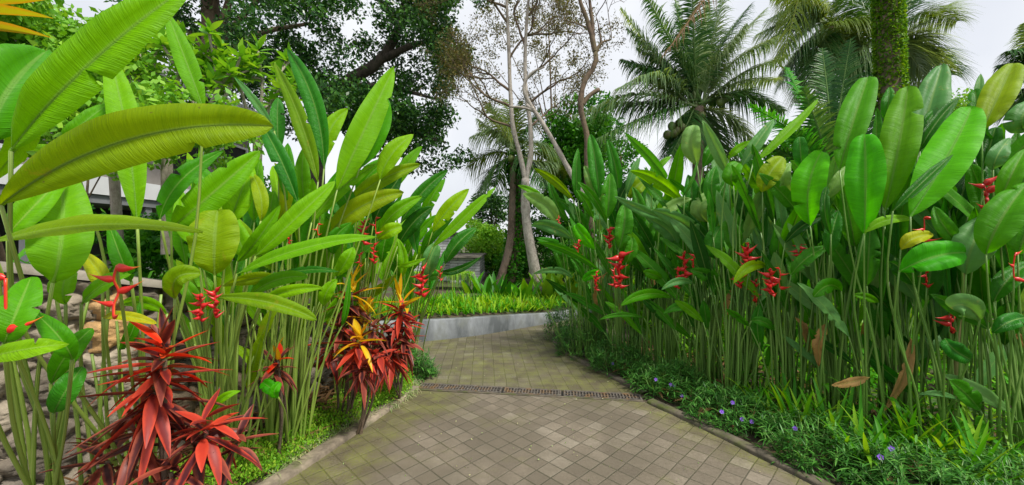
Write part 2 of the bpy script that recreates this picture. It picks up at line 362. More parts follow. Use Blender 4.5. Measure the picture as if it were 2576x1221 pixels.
# rubble wall: stone colour comes from each stone's own number
n = NT('rubble'); at = n.attr('rnd'); sep = n.n('ShaderNodeSeparateXYZ'); n.l(n.uv(), sep.inputs[0])
c = n.ramp(at, (0, (.12, .10, .08)), (.35, (.27, .225, .17)), (.62, (.38, .32, .24)), (.82, (.2, .17, .14)), (.95, (.50, .30, .12)), (1, (.46, .42, .34)))
h = n.noise(16, 8, n.obj(), .7); c = n.mix(.7, c, n.ramp(h, (.3, .42), (.68, 1.3)), 'MULTIPLY')
c = n.mix(n.math('MULTIPLY', n.ramp(n.noise(5, 5, n.obj(), .7), (.52, 0.), (.66, 1.)), .5), c, (.055, .055, .04))
c = n.mix(n.ramp(sep.outputs[0], (.0, 1.), (.10, 0.)), c, (.05, .042, .034))
n.l(c, n.b.inputs['Base Color']); n.b.inputs['Roughness'].default_value = .92; n.bump(h, .6, .02); M['rubble'] = n.m

# ------------------------------------------------------------------ plan of the drive
def ground_pt(x, y): Z = CAMH*F/(y-HY); return np.array([(x-CX)/F*Z, Z])
LEFT = [(-3.9, -1.5), (-2.75, .7), tuple(ground_pt(706, 1221)), tuple(ground_pt(890, 1098)), tuple(ground_pt(1070, 984)), (-.99, 4.42), (-1.25, 5.1), (-1.75, 5.75), (-2.6, 6.1), (-6, 6.5)]
RIGHT = [(3.9, -1.5), (2.85, .9), tuple(ground_pt(2045, 1221)), tuple(ground_pt(1800, 1096)), tuple(ground_pt(1600, 1003)), (1.10, 4.6), (.80, 5.25), (.64, 5.9), (.66, 6.5), (.95, 7.15), (1.6, 7.7), (3.4, 8.4), (6, 9)]
WALLF = [(-6.0, 5.55), (-2.6, 5.85), (-1.46, 6.12), (-.57, 6.53), (.085, 7.0), (.75, 7.5), (1.5, 8.15), (3.3, 9.2), (6, 10)]
def ribbon(mb, A, B, z, n=60, rnd=.5, nz_=1):
    a = spline(A, n); b = spline(B, n); k = 14; t = np.linspace(0, 1, k)[None, :, None]
    g = a[:, None]*(1-t)+b[:, None]*t; V = np.concatenate([g, np.full(g.shape[:2]+(1,), z)], -1)
    return V, gridfaces(n, k)
def ground_sheet():
    mb = MB(); xs = np.concatenate([-np.geomspace(120, 6, 12), np.linspace(-5, 5, 41), np.geomspace(6, 120, 12)])
    ys = np.concatenate([[-60, -20, -6], np.linspace(-4, 12, 50), np.geomspace(13, 260, 14)])
    X, Y = np.meshgrid(xs, ys); Zz = np.full_like(X, -.02)+.015*np.sin(3*X+1)*np.cos(2.3*Y)
    mb.add(np.stack([X, Y, Zz], -1), gridfaces(len(ys), len(xs)))
    return tag(mb.build('ground', M['soil']), kind='structure')
ground_sheet()
def moss_at(V, lo, hi, amt):
    return amt
# near paving, far paving (each one sheet)
def poly_sheet(name, mat, la, lb, y0, y1, z, mossf):
    n = 90; ys = np.linspace(y0, y1, n)
    a = spline(la, 400); b = spline(lb, 400)
    xa = np.interp(ys, a[:, 1], a[:, 0]); xb = np.interp(ys, b[:, 1], b[:, 0]); k = 40
    t = np.linspace(0, 1, k); X = xa[:, None]*(1-t)+xb[:, None]*t; Y = np.repeat(ys[:, None], k, 1)
    mb = MB(); mb.add(np.stack([X, Y, np.full_like(X, z)], -1), gridfaces(n, k), None, mossf(X, Y, t[None, :]*(xb-xa)[:, None], (1-t)[None, :]*(xb-xa)[:, None]).ravel())
    return tag(mb.build(name, M[mat]), kind='structure')
DR0, DR1 = np.array([-1.0, 4.30]), np.array([1.30, 3.99])      # drain axis
def skew(ob, front):
    me = ob.data
    return ob
def sheet(name, mat, A, B, z, mossf, n=70, k=44):
    A = spline(A, n); B = spline(B, n); t = np.linspace(0, 1, k)
    G = A[:, None]*(1-t)[None, :, None]+B[:, None]*t[None, :, None]
    dl = np.linalg.norm(G-A[:, None], axis=-1); drr = np.linalg.norm(G-B[:, None], axis=-1)
    mb = MB(); mb.add(np.concatenate([G, np.full((n, k, 1), z)], -1), gridfaces(n, k), None, mossf(G, dl, drr).ravel())
    return tag(mb.build(name, M[mat]), kind='structure')
def near_moss(G, dl, drr): return .5*np.exp(-(dl/.42)**2)+.42*np.exp(-(drr/.24)**2)+.10*np.clip((G[..., 1]-3.2)/.9, 0, 1)-.04
def far_moss(G, dl, drr): return .10+.30*np.exp(-drr/.3)-.16*np.clip((G[..., 1]-5.6)/1.4, 0, 1)
sheet('driveway', 'setts_near', LEFT[:4]+[(-1.0, 4.18)], RIGHT[:4]+[(1.30, 3.89)], .0, near_moss)
sheet('upper_driveway', 'setts_far', [(-1.0, 4.40), (-1.25, 5.1), (-1.75, 5.75), (-2.6, 5.85), (-1.46, 6.12), (-.57, 6.53), (.085, 7.0), (.75, 7.5), (1.5, 8.15), (3.3, 9.2)][:0] or [(-1.0, 4.38), (-1.4, 4.9), (-2.2, 5.4), (-2.4, 5.8), (-1.46, 6.14), (-.57, 6.56), (.085, 7.03), (.75, 7.53), (1.5, 8.18), (3.3, 9.2)],
      [(1.30, 4.09), (1.22, 4.3), (1.10, 4.6), (.93, 4.95), (.80, 5.25), (.66, 5.8), (.66, 6.5), (.95, 7.1), (1.6, 7.6), (3.4, 8.3)], .003, far_moss)

# kerbs
def kerb(path, wdt, h, side, name, label):
    p = spline(path, 60); T = nrm(np.gradient(p, axis=0)); N_ = np.stack([-T[:, 1], T[:, 0]], 1)*side
    prof = [(0, -.04), (0, h-.012), (.012, h), (wdt-.01, h), (wdt, h-.01), (wdt, -.04)]
    V = np.stack([np.concatenate([p+N_*a, np.full((60, 1), b)+0*p[:, :1]+.003*np.sin(p[:, 1:]*9)], 1) for a, b in prof], 1)
    V += rng.standard_normal(V.shape)*.0025
    mb = MB(); mb.add(V, gridfaces(60, len(prof)))
    return tag(mb.build(name, M['kerb_stone' if side > 0 else 'kerb_mossy'], smooth=False), kind='structure')
kerb(LEFT[:4]+[(-.98, 4.20)], .115, .035, 1, 'kerb', '')
kerb(RIGHT[:4]+[(1.31, 3.86)], .09, .03, -1, 'kerb', '')
kerb([(1.32, 4.06), (1.22, 4.33), (1.10, 4.6), (.93, 4.95), (.80, 5.25), (.66, 5.8), (.66, 6.5), (.95, 7.1), (1.6, 7.6)], .09, .03, -1, 'kerb', '')

# drain grate: three sections across the drive
dr = empty('drain_channel', (DR0[0], DR0[1], 0), 'dark iron slotted drain grate crossing the paved drive', 'drain')
ax = nrm(DR1-DR0); L_ = np.linalg.norm(DR1-DR0); pn = np.array([-ax[1], ax[0]]); HW = .078
def along(a, c, z): return np.array([*(DR0+ax*a+pn*c), z])
def bar(mb, a0, a1, c0, c1, z0, z1):
    V = np.array([along(a, c, z) for z in (z0, z1) for c in (c0, c1) for a in (a0, a1)])
    Fq = [[0, 2, 3, 1], [4, 5, 7, 6], [0, 1, 5, 4], [2, 6, 7, 3], [0, 4, 6, 2], [1, 3, 7, 5]]
    mb.add(V[np.array(Fq).ravel()], np.arange(24).reshape(-1, 4))
pit = MB(); bar(pit, 0, L_, -HW, HW, -.07, -.018+.012); pit.build('trough', M['pit_dark'], dr, False)
fr = MB(); bar(fr, 0, L_, -HW-.028, -HW, -.03, .006); bar(fr, 0, L_, HW, HW+.02, -.03, .006); fr.build('frame', M['kerb_mossy'], dr, False)
for a0, a1 in ((0.0, .90), (.925, 1.52), (1.545, L_)):
    g = MB(); bar(g, a0, a1, -HW+.004, -HW+.022, -.02, .010); bar(g, a0, a1, HW-.022, HW-.004, -.02, .010); bar(g, a0, a0+.018, -HW+.022, HW-.022, -.02, .010); bar(g, a1-.018, a1, -HW+.022, HW-.022, -.02, .010)
    x = a0+.034
    while x < a1-.03: bar(g, x, x+.013, -HW+.022, HW-.022, -.012, .008); x += .031
    bar(g, a0+.018, a1-.018, -.004, .004, -.012, .006)
    g.build('grate', M['iron'], dr, False)

# curved concrete retaining wall beyond the drive and its raised bed
def retaining():
    p = spline(WALLF, 90); T = nrm(np.gradient(p, axis=0)); N_ = np.stack([-T[:, 1], T[:, 0]], 1)
    h = np.interp(p[:, 0], [-6, -1.5, -.3, .8, 2, 6], [.36, .335, .285, .185, .16, .16])
    prof = [(0, -1), (0, 0), (.008, 1), (.13, 1), (.13, -2)]
    cols = []
    for a, k in prof:
        z = {-1: np.full(90, -.05), 0: h-.008, 1: h, -2: np.full(90, -.05)}[k]
        cols.append(np.concatenate([p+N_*a, z[:, None]], 1))
    mb = MB(); mb.add(np.stack(cols, 1), gridfaces(90, 5))
    o = mb.build('retaining_wall', M['concrete'], smooth=False)
    tag(o, 'low curved grey concrete wall holding the grassy bed beyond the drive', 'wall')
    # bed soil
    back = p+N_*.13; rows = []
    for d, dz in ((0, -.015), (.5, .02), (1.3, .07), (2.5, .10), (6, .16), (14, .2)):
        rows.append(np.concatenate([back+np.array([0, 1])*d, (h+dz)[:, None]*1.0], 1))
    mb = MB(); mb.add(np.stack(rows, 1), gridfaces(90, 6)); tag(mb.build('raised_bed_soil', M['soil']), kind='structure')
    return p, N_, h
WP, WN, WH = retaining()

# rubble wall on the left with a stone cap
def rubble_wall():
    path = spline([(-4.6, .2), (-3.7, 1.5), (-3.12, 2.4), (-2.55, 3.2), (-2.15, 4.0), (-2.2, 4.7), (-2.6, 5.5)], 330)
    seg = np.concatenate([[0], np.cumsum(np.linalg.norm(np.diff(path, axis=0), axis=1))])
    top = np.interp(path[:, 1], [.2, 2.4, 4, 5.5], [1.75, 1.43, .96, .72]); nz_ = 150
    T = nrm(np.gradient(path, axis=0)); N_ = np.stack([T[:, 1], -T[:, 0]], 1)
    v = np.linspace(0, 1, nz_); S, Vv = np.meshgrid(seg, v, indexing='ij'); Hh = Vv*top[:, None]
    cells = []
    yy = 0.0; r2 = np.random.default_rng(3)
    while yy < 1.9:
        xx = r2.uniform(0, .2)
        while xx < seg[-1]+.3:
            cells.append((xx, yy+r2.uniform(-.06, .06))); xx += r2.uniform(.16, .38)
        yy += .19
    cells = np.array(cells); cr_ = r2.random(len(cells)); wv = r2.uniform(.7, 1.3, len(cells))
    q = np.stack([S.ravel(), Hh.ravel()], 1); q2 = q+.02*np.stack([np.sin(q[:, 1]*37+q[:, 0]*11), np.sin(q[:, 0]*29)], 1)
    D = np.sqrt(((q2[:, None, 0]-cells[None, :, 0])*.8)**2+((q2[:, None, 1]-cells[None, :, 1])*1.15)**2)*1.0
    i1 = D.argmin(1); d1 = D[np.arange(len(q)), i1]; D[np.arange(len(q)), i1] = 9; d2 = D.min(1)
    e = np.clip((d2-d1)/.10, 0, 1); hgt = (1-(1-e)**2.2)*(.05+.06*wv[i1]*.6)+.006*r2.standard_normal(len(q))*e
    hgt = hgt.reshape(S.shape)
    off = N_[:, None]*(hgt+.04)[..., None]
    V = np.concatenate([path[:, None]+off, Hh[..., None]-.03], -1)
    uv = np.zeros(S.shape+(2,)); uv[..., 0] = e.reshape(S.shape)
    root = empty('rubble_wall', (path[150, 0], path[150, 1], 0), 'rough stone garden wall behind the left bank of tall leaves', 'wall')
    mb = MB(); mb.add(V, gridfaces(*S.shape), uv, cr_[i1]); mb.build('stonework', M['rubble'], root)
    # earth and cap
    p = path[::10]; t = top[::10]; n_ = N_[::10]
    m2 = MB(); prof = [(.15, .0), (.15, .055), (-.22, .055), (-.22, 0)]
    m2.add(np.stack([np.concatenate([p+n_*a, (t+b)[:, None]-.02], 1) for a, b in prof], 1), gridfaces(len(p), 4)); m2.build('cap', M['cap_stone'], root, False)
    m4 = MB(); m4.add(np.stack([np.concatenate([p-n_*.22, (t*0-.05)[:, None]], 1), np.concatenate([p-n_*.22, (t-.02)[:, None]], 1)], 1), gridfaces(len(p), 2)); m4.build('back_face', M['rubble'], root)
    m3 = MB(); rows = [np.concatenate([p-n_*d*(1 if d < 1 else 1)-np.array([max(0, d-1), 0]), (t+dz)[:, None]], 1) for d, dz in ((.22, -.03), (.6, 0), (2.2, .12), (6, .2), (14, .3))]
    m3.add(np.stack(rows, 1), gridfaces(len(p), 5)); tag(m3.build('terrace_soil', M['soil']), kind='structure')
rubble_wall()

# ------------------------------------------------------------------ far-left house
hs = empty('garden_house', (-8, 7, 0), 'pale roofed house half hidden behind the leaves at upper left', 'house')
def prism(mb, pts_a, pts_b):
    A = np.array(pts_a, float); B = np.array(pts_b, float); n = len(A)
    for i in range(n):
        j = (i+1) % n; mb.add(np.array([A[i], A[j], B[j], B[i]]), [[0, 1, 2, 3]])
    if n == 4: mb.add(A[::-1], [[0, 1, 2, 3]]); mb.add(B, [[0, 1, 2, 3]])
mb = MB(); box(mb, (-13, 4.5, .3), (-7.6, 11.5, 4.7)); mb.build('wall', M['house_wall'], hs, False)
mb = MB(); prism(mb, [(-6.6, 3.6, 4.72), (-6.6, 3.6, 4.88), (-12, 3.6, 6.9), (-12, 3.6, 6.74)], [(-6.6, 10.5, 4.72), (-6.6, 10.5, 4.88), (-12, 10.5, 6.9), (-12, 10.5, 6.74)]); mb.build('roof', M['house_roof'], hs, False)
mb = MB(); prism(mb, [(-6.75, 5.2, 2.32), (-6.75, 5.2, 2.62), (-7.58, 5.2, 2.62), (-7.58, 5.2, 2.32)], [(-6.75, 9.6, 2.32), (-6.75, 9.6, 2.62), (-7.58, 9.6, 2.62), (-7.58, 9.6, 2.32)]); cn = mb.build('canopy', M['canopy_paint'], hs, False)
mb = MB(); prism(mb, [(-6.79, 5.2, 2.18), (-6.79, 5.2, 2.31), (-7.58, 5.2, 2.31), (-7.58, 5.2, 2.18)], [(-6.79, 9.6, 2.18), (-6.79, 9.6, 2.31), (-7.58, 9.6, 2.31), (-7.58, 9.6, 2.18)]); mb.build('fascia', M['house_fascia'], cn, False)
for y in (5.2, 7.0, 8.8, 10.4):
    mb = MB(); box(mb, (-7.62, y, 1.2), (-7.57, y+.9, 2.15)); mb.build('window', M['pit_dark'], hs, False)
    mb = MB(); box(mb, (-7.62, y, 3.0), (-7.57, y+.9, 4.1)); wn_ = mb.build('window', M['pit_dark'], hs, False)
    mb = MB(); box(mb, (-7.6, y-.06, 2.94), (-7.54, y, 4.16)); box(mb, (-7.6, y+.9, 2.94), (-7.54, y+.96, 4.16)); box(mb, (-7.6, y, 4.1), (-7.54, y+.9, 4.16)); box(mb, (-7.6, y, 2.94), (-7.54, y+.9, 3.0)); mb.build('frame', M['canopy_paint'], wn_, False)
for y in (5.6, 7.4, 9.2):
    mb = MB(); box(mb, (-6.95, y, .3), (-6.82, y+.13, 2.175)); mb.build('post', M['house_fascia'], hs, False)
# stone garden building beyond the wall
gb = empty('stone_pavilion', (-1.6, 10.5, .4), 'grey stacked stone garden building with flat slab roof beyond the concrete wall', 'building')
mb = MB(); box(mb, (-2.6, 10.4, .3), (-1.62, 12.5, 1.7)); mb.build('tall_wall', M['stacked_stone'], gb, False)
mb = MB(); box(mb, (-1.6, 10.2, .3), (-.83, 12.0, 1.10)); mb.build('low_wall', M['stacked_stone'], gb, False)
mb = MB(); box(mb, (-1.85, 10.0, 1.11), (-.78, 12.2, 1.16)); mb.build('roof', M['cap_stone'], gb, False)
mb = MB(); box(mb, (-2.7, 10.3, 1.71), (-1.55, 12.6, 1.77)); mb.build('roof', M['cap_stone'], gb, False)
pl = empty('hanging_planter', (-1.7, 9.0, .4), 'long concrete planter ledge trailing pale grass in front of the stone building', 'planter')
mb = MB(); box(mb, (-2.4, 8.9, .66), (-.86, 9.3, .80), rot=R(4)); mb.build('trough', M['concrete'], pl, False)
mb = MB(); box(mb, (-2.3, 8.96, .25), (-2.15, 9.24, .655)); box(mb, (-1.1, 8.96, .25), (-.95, 9.24, .655)); mb.build('support', M['house_fascia'], pl, False)
mb = MB(); N = 900; bx = rng.uniform(-2.4, -.9, N)
straps(mb, np.stack([bx, 8.92+rng.uniform(-.03, .3, N), .80+.02*rng.random(N)], 1), np.stack([rng.normal(0, .5, N), rng.uniform(-1.2, .3, N), rng.uniform(.3, 1.2, N)], 1), rng.uniform(.15, .34, N), .012, rng.uniform(.6, 1.9, N), 5)
mb.build('trailing_grass', M['lime_foliage'], pl)

# ------------------------------------------------------------------ big heliconia leaves
def blade_mesh(mb, pts, W, roll, n=36, m=7, fold=.42, wave=.05, tears=0, asym=.0, blunt=.72, seed=0, tipcurl=0):
    """pts: 3 points along the midrib, W: full width in metres"""
    r = np.random.default_rng(seed); c = bez(*pts, n); T = nrm(np.gradient(c, axis=0))
    V = nrm(np.array([0, 0, CAMH])-c[n//2]) if roll is not None else None
    S0 = nrm(np.cross(T, V)); Nn = np.cross(S0, T); Nn = np.where(np.sum(Nn*V, 1, keepdims=True) < 0, -Nn, Nn)
    ca, sa = math.cos(roll), math.sin(roll); S = S0*ca+Nn*sa; Nn = Nn*ca-S0*sa
    t = np.linspace(0, 1, n); tt = np.clip(t, .0, 1)
    p = (1-(1-tt)**3.6)**.9*(1-tt**2.7)**(blunt*1.05); p = p/p.max(); p = np.maximum(p, .015)
    u = np.linspace(-1, 1, m); L = np.linalg.norm(np.diff(c, axis=0), axis=1).sum()
    hw = W/2*p
    pr = np.ones((n, m)); ph = r.uniform(0, 6, 4)
    for k in range(tears):
        i = r.integers(4, n-4); s = r.choice([-1, 1]); dep = r.uniform(.3, .85)
        sel = (np.sign(u) == s) & (np.abs(u) > 1-dep)
        pr[i, sel] = (1-dep)/np.abs(u[sel])*1.02
    X = hw[:, None]*u[None]*pr*(1+asym*np.sign(u)[None])
    fl = fold*np.abs(u)**1.1-(fold*.75)*np.abs(u)**2.6
    lift = hw[:, None]*fl[None]*1.5
    wv = wave*W*(np.sin(t*r.uniform(9, 15)+ph[0])[:, None]*np.clip(u, 0, 1)[None]+np.sin(t*r.uniform(9, 15)+ph[1])[:, None]*np.clip(-u, 0, 1)[None])
    wv += wave*.35*W*np.sin(t[:, None]*r.uniform(30, 44)+ph[2]+u[None]*2)*np.abs(u)[None]**2
    G = c[:, None]+S[:, None]*X[..., None]+Nn[:, None]*(lift+wv)[..., None]
    uv = np.zeros((n, m, 2)); uv[..., 0] = u[None]*.5+.5; uv[..., 1] = (t*L)[:, None]
    mb.add(G, gridfaces(n, m), uv, r.random())
    # midrib as a thin raised rod on the back
    mr = MB; rad = np.interp(t, [0, .6, 1], [.030*W+.002, .014*W+.001, .001])
    q = c-Nn*rad[:, None]*.5
    tube(mb, q, rad, 5, .5, False)
    k = n*5; mb.uv[-1][:, 0] = .5
    return c, T
HEL = {}
def helplant(key, root, label, right=False):
    o = empty('heliconia_plant', (root[0], root[1], 0), label, 'heliconia', 'heliconias on the right bank' if right else 'heliconias on the left bank')
    HEL[key] = dict(o=o, root=np.array([root[0], root[1], 0.]), right=right, n=0)
def stem_to(key, end, T0=None, r0=.0095, r1=.0055, spread=.10, mat=None):
    h = HEL[key]; a = rng.uniform(0, 6.28); rr = spread*math.sqrt(rng.random())
    end = np.asarray(end, float); k_ = .5 if h['right'] else .22
    sh = np.clip((end-h['root'])[:2]*k_, -.45, .45); sh[1] = max(sh[1], -.05)
    b = h['root']+np.array([math.cos(a)*rr+sh[0], math.sin(a)*rr+sh[1], -.03]); H = max(.1, end[2])
    d = end-b
    m1 = b+np.array([d[0]*.28, d[1]*.28, d[2]*.36]); m2 = b+np.array([d[0]*.64, d[1]*.64, d[2]*.72])
    if T0 is not None and T0[2] > -.2: m2 = .75*m2+.25*(end-T0*H*.22)
    pts = spline([b, m1, m2, end], 12); mb = MB(); tube(mb, pts, np.linspace(r0, r1, 12), 6, rng.random())
    mb.build('stem', M[mat or ('stem_dark' if h['right'] else 'stem_light')], h['o'])
def leaf(key, kind, bx, by, mx, my, tx, ty, W, Z, dz=0, roll=0, tears=0, st=1, blunt=.72, fold=None, wave=.05):
    h = HEL[key]; h['n'] += 1
    b, t_ = P(bx, by, Z), P(tx, ty, Z+dz)
    if mx is None:
        L = math.hypot(tx-bx, ty-by); mx = (bx+tx)/2; my = (by+ty)/2-.05*abs(tx-bx); 
    m_ = P(mx, my, Z+dz*.45-.04)
    if tears == 0: tears = int(rng.choice([0, 1, 2], p=[.6, .27, .13]))
    roll = roll+rng.uniform(-14, 14)
    if fold is None: fold = rng.uniform(.35, .85)
    mb = MB(); c, T = blade_mesh(mb, (b, m_, t_), W*((.62 if kind == 'deep' else .84) if h['right'] else (.76 if W < 105 else .93))*Z/F/max(.35, math.cos(R(roll))), R(roll), seed=int(bx*7+by*13+tx) % 99991, tears=tears, blunt=blunt, fold=fold, wave=wave)
    mb.build('leaf', M[kind+'_leaf'], h['o'])
    if st: stem_to(key, b, T[0])
KIND = dict(L='lime', G='green', O='olive', Y='yellow', D='deep', J='jade', P='pale', B='bright', N='brown')
def leaves(txt):
    for ln in txt.strip().splitlines():
        ln = ln.split('#')[0].split()
        if not ln: continue
        k, kd = ln[0], KIND[ln[1]]; v = [None if q == '.' else float(q) for q in ln[2:]]
        bx, by, mx, my, tx, ty, W, Z = v[:8]; dz, roll, tears, blunt = (v[8:]+[0, 0, 0, .72][len(v)-8:])[:4]
        leaf(k, kd, bx, by, mx, my, tx, ty, W, Z, dz, roll, int(tears), blunt=blunt)

helplant('LA', (-2.35, 1.95), 'huge lime leafed heliconia at the left frame edge, nearest the viewer')
helplant('LB', (-2.0, 2.05), 'heliconia with one long arching olive leaf and a big red hanging flower')
helplant('LC', (-2.05, 2.75), 'heliconia behind the scarlet cordyline with an upright square-tipped yellowish leaf')
helplant('LD', (-1.78, 3.05), 'heliconia rising beside the drive with thick pale stem bundle and tall upright leaves')
helplant('LE', (-1.62, 3.95), 'heliconia behind the golden topped cordylines with yellowish slanting leaves')
helplant('LF', (-1.35, 4.95), 'small farthest left heliconia leaning over the concrete wall beside the drive')
leaves('''
# plant kind  base   mid    tip    W  Z dz roll tears blunt
LA L 28 380 222 165 480 -40 112 1.25 .1 25 0 .5
LA G -30 360 20 230 118 128 165 1.35 .2 10 0 .6
LA L 20 590 85 520 172 432 78 1.4 .2 20
LA L 133 712 155 600 158 440 125 1.5 .15 5 0 .4
LA L 165 765 160 715 188 655 62 1.6 .1 15
LA G 10 865 40 790 78 698 100 1.2 .1 10 0 .45
LA L -50 905 60 880 174 866 62 1.15 .05 15
LA G 182 905 150 850 85 785 62 1.35 0 15
LA G 128 965 170 890 232 826 62 1.5 .05 10 0 .5
LA J 135 1040 165 985 208 922 68 1.5 .05 5 0 .5
LA L -20 290 60 330 -40 470 70 1.5
LB O 2 515 330 350 688 318 138 1.22 .12 12 0 .42
LB O -25 612 240 566 510 584 56 1.3 .15 35
LB L 345 560 318 330 272 132 86 1.75 .15 5 0 .6
LB G 148 366 210 310 285 254 46 1.8 .1 20
LB G 330 708 305 650 272 560 50 1.7
LB Y 258 728 250 690 212 640 52 1.75 .05 20 0 .5
LB Y 260 800 310 795 395 815 30 1.7 0 20 0 .4
LB L 205 765 260 715 330 690 44 1.65 0 25
LB L 190 420 130 390 60 380 60 1.9
LB O 440 752 445 700 505 690 62 1.8 0 20 0 .4
LB G 512 275 470 160 420 32 62 1.9 .1 15 1 .6
LB G 300 880 330 840 352 760 34 1.8
LB L 420 790 360 760 300 770 40 1.9 0 20
LC G 402 552 455 455 562 380 60 2.1 .2 10
LC L 430 575 530 490 655 380 98 2.2 .2 15 0 .6
LC L 578 560 600 500 632 415 78 2.4 .1 5 0 .5
LC O 656 556 655 490 628 430 44 2.4 .1 5
LC O 540 693 540 610 548 530 112 2.15 .05 5 1 .3
LC G 598 658 650 600 705 516 48 2.4
LC L 643 645 738 556 843 456 64 2.3 .15 15 0 .55
LC L 596 690 765 625 948 596 44 2.2 .1 30
LC D 690 696 770 680 852 684 24 2.5 0 20
LC G 626 746 695 705 776 698 46 2.3 0 20 0 .5
LC L 655 760 730 732 814 725 38 2.25 0 20
LC O 545 748 680 762 797 806 50 2.2 0 25 0 .5
LC G 560 520 520 460 470 400 60 2.7
LC L 500 620 465 560 460 480 60 2.6
LC G 560 700 520 660 470 640 50 2.5
LC L 520 780 560 720 560 640 50 2.6
LC G 640 560 640 480 655 400 52 2.8
LC L 620 650 600 600 575 530 60 2.7
LC O 700 700 640 700 560 720 40 2.3 0 20
LC L 524 1042 560 1003 606 984 26 2.0 0 10 0 .8
LC B 692 990 678 975 660 962 40 2.5 0 10 0 .3
LD B 700 1000 690 985 705 962 30 2.5 0 10 0 .3
LC G 500 800 480 740 440 690 44 2.4
LD O 800 458 758 310 690 158 52 2.7 .15 5 1
LD J 815 425 790 260 722 124 62 2.9 .15 5 0 .6
LD L 848 478 915 330 992 168 92 2.8 .2 8 1 .65
LD G 905 425 955 330 974 248 58 3.0 .1 8
LD L 957 452 985 390 1040 338 60 3.1 .1 10
LD L 818 405 830 330 876 274 58 3.2 .1 5
LD J 702 385 698 310 700 246 46 3.1 .1 5 0 .5
LD J 748 508 705 400 650 300 56 2.6 .1 5
LD P 690 330 645 260 590 194 26 2.8
LD L 784 560 850 480 952 410 50 2.9 .2 15
LD G 735 520 722 440 725 360 50 3.0
LD G 770 520 760 450 765 370 48 3.1
LD O 700 560 720 480 690 410 40 3.0
LD G 840 640 842 600 885 560 44 3.0
LD L 815 770 822 735 850 702 42 2.9
LD L 845 695 872 655 888 622 46 2.9
LD G 780 640 790 560 800 500 60 3.2
LD L 690 600 680 540 690 480 60 3.1
LD G 900 560 870 500 850 440 60 3.2
LD J 740 600 745 540 750 470 60 3.3
LD G 860 820 872 770 880 690 20 2.8
LE O 872 522 950 458 1058 414 52 3.2 .15 15 0 .55
LE O 820 602 900 525 1016 484 70 3.1 .1 12 0 .55
LE L 955 580 1000 530 1063 494 46 3.5 .1 15
LE L 950 600 978 582 1010 570 46 3.3 0 15 0 .35
LE D 1008 562 1062 485 1128 428 44 3.9 .1 15
LE G 990 482 1020 420 1062 368 40 4.0
LE D 940 560 970 500 1010 440 60 3.8
LE G 900 500 930 440 990 400 55 3.7
LE D 1000 620 1040 560 1090 520 50 4.0
LE G 960 660 970 600 990 540 50 3.8
LE L 1010 700 1015 650 1000 600 30 3.8
LE J 1050 640 1040 560 1060 500 44 4.1
LE G 1060 560 1085 500 1120 450 40 4.2
LE D 920 650 925 590 940 530 50 3.9
LE L 1000 670 1030 665 1070 650 18 3.5
LF L 1088 622 1170 545 1248 470 38 4.2 .1 15 0 .8
LF L 1088 584 1130 525 1180 476 50 4.4 .1 12
LF D 1120 664 1150 615 1198 574 46 4.5 .1 10 0 .5
LF D 1108 682 1150 680 1212 646 24 4.4
LF P 1078 700 1082 655 1100 615 54 4.4 0 5 0 .35
LF G 1060 640 1090 590 1140 550 36 4.6
LF L 1040 680 1060 630 1090 590 36 4.7
LF D 1060 720 1080 700 1130 692 24 4.5
LF G 1020 640 1050 590 1100 540 40 4.8
LF J 1000 640 1030 560 1060 520 44 4.8
''')
RR = dict(RA=(1.25, 5.55), RB=(1.55, 5.05), RC=(1.95, 4.8), RD=(2.15, 4.35), RE=(2.28, 3.95), RF=(2.62, 3.7), RG=(2.92, 3.5), RH=(3.2, 3.25), RI=(3.45, 3.0), RJ=(3.7, 2.75))
RL = dict(RA='leftmost heliconia of the right bank, leaning toward the pale twin tree trunk',
 RB='right bank heliconia with red lobster flowers just above the low dark hedge corner',
 RC='right bank heliconia with a long pale torn leaf slanting down across it',
 RD='right bank heliconia carrying two level grey-green leaves over the purple flowers',
 RE='heliconia with a dense fan of parallel stems directly below the coconut palm crown',
 RF='heliconia with brown-edged olive leaf and a large red flower cluster at mid height',
 RG='heliconia with one broad bright green leaf notched at its right side',
 RH='tallest right bank heliconia with upright paddle leaves in front of the ivy covered trunk',
 RI='heliconia with a wide glowing lime paddle leaf held level at eye height',
 RJ='rightmost heliconia cut by the frame edge with olive leaf against the sky')
for k, r_ in RR.items(): helplant(k, r_, RL[k], True)
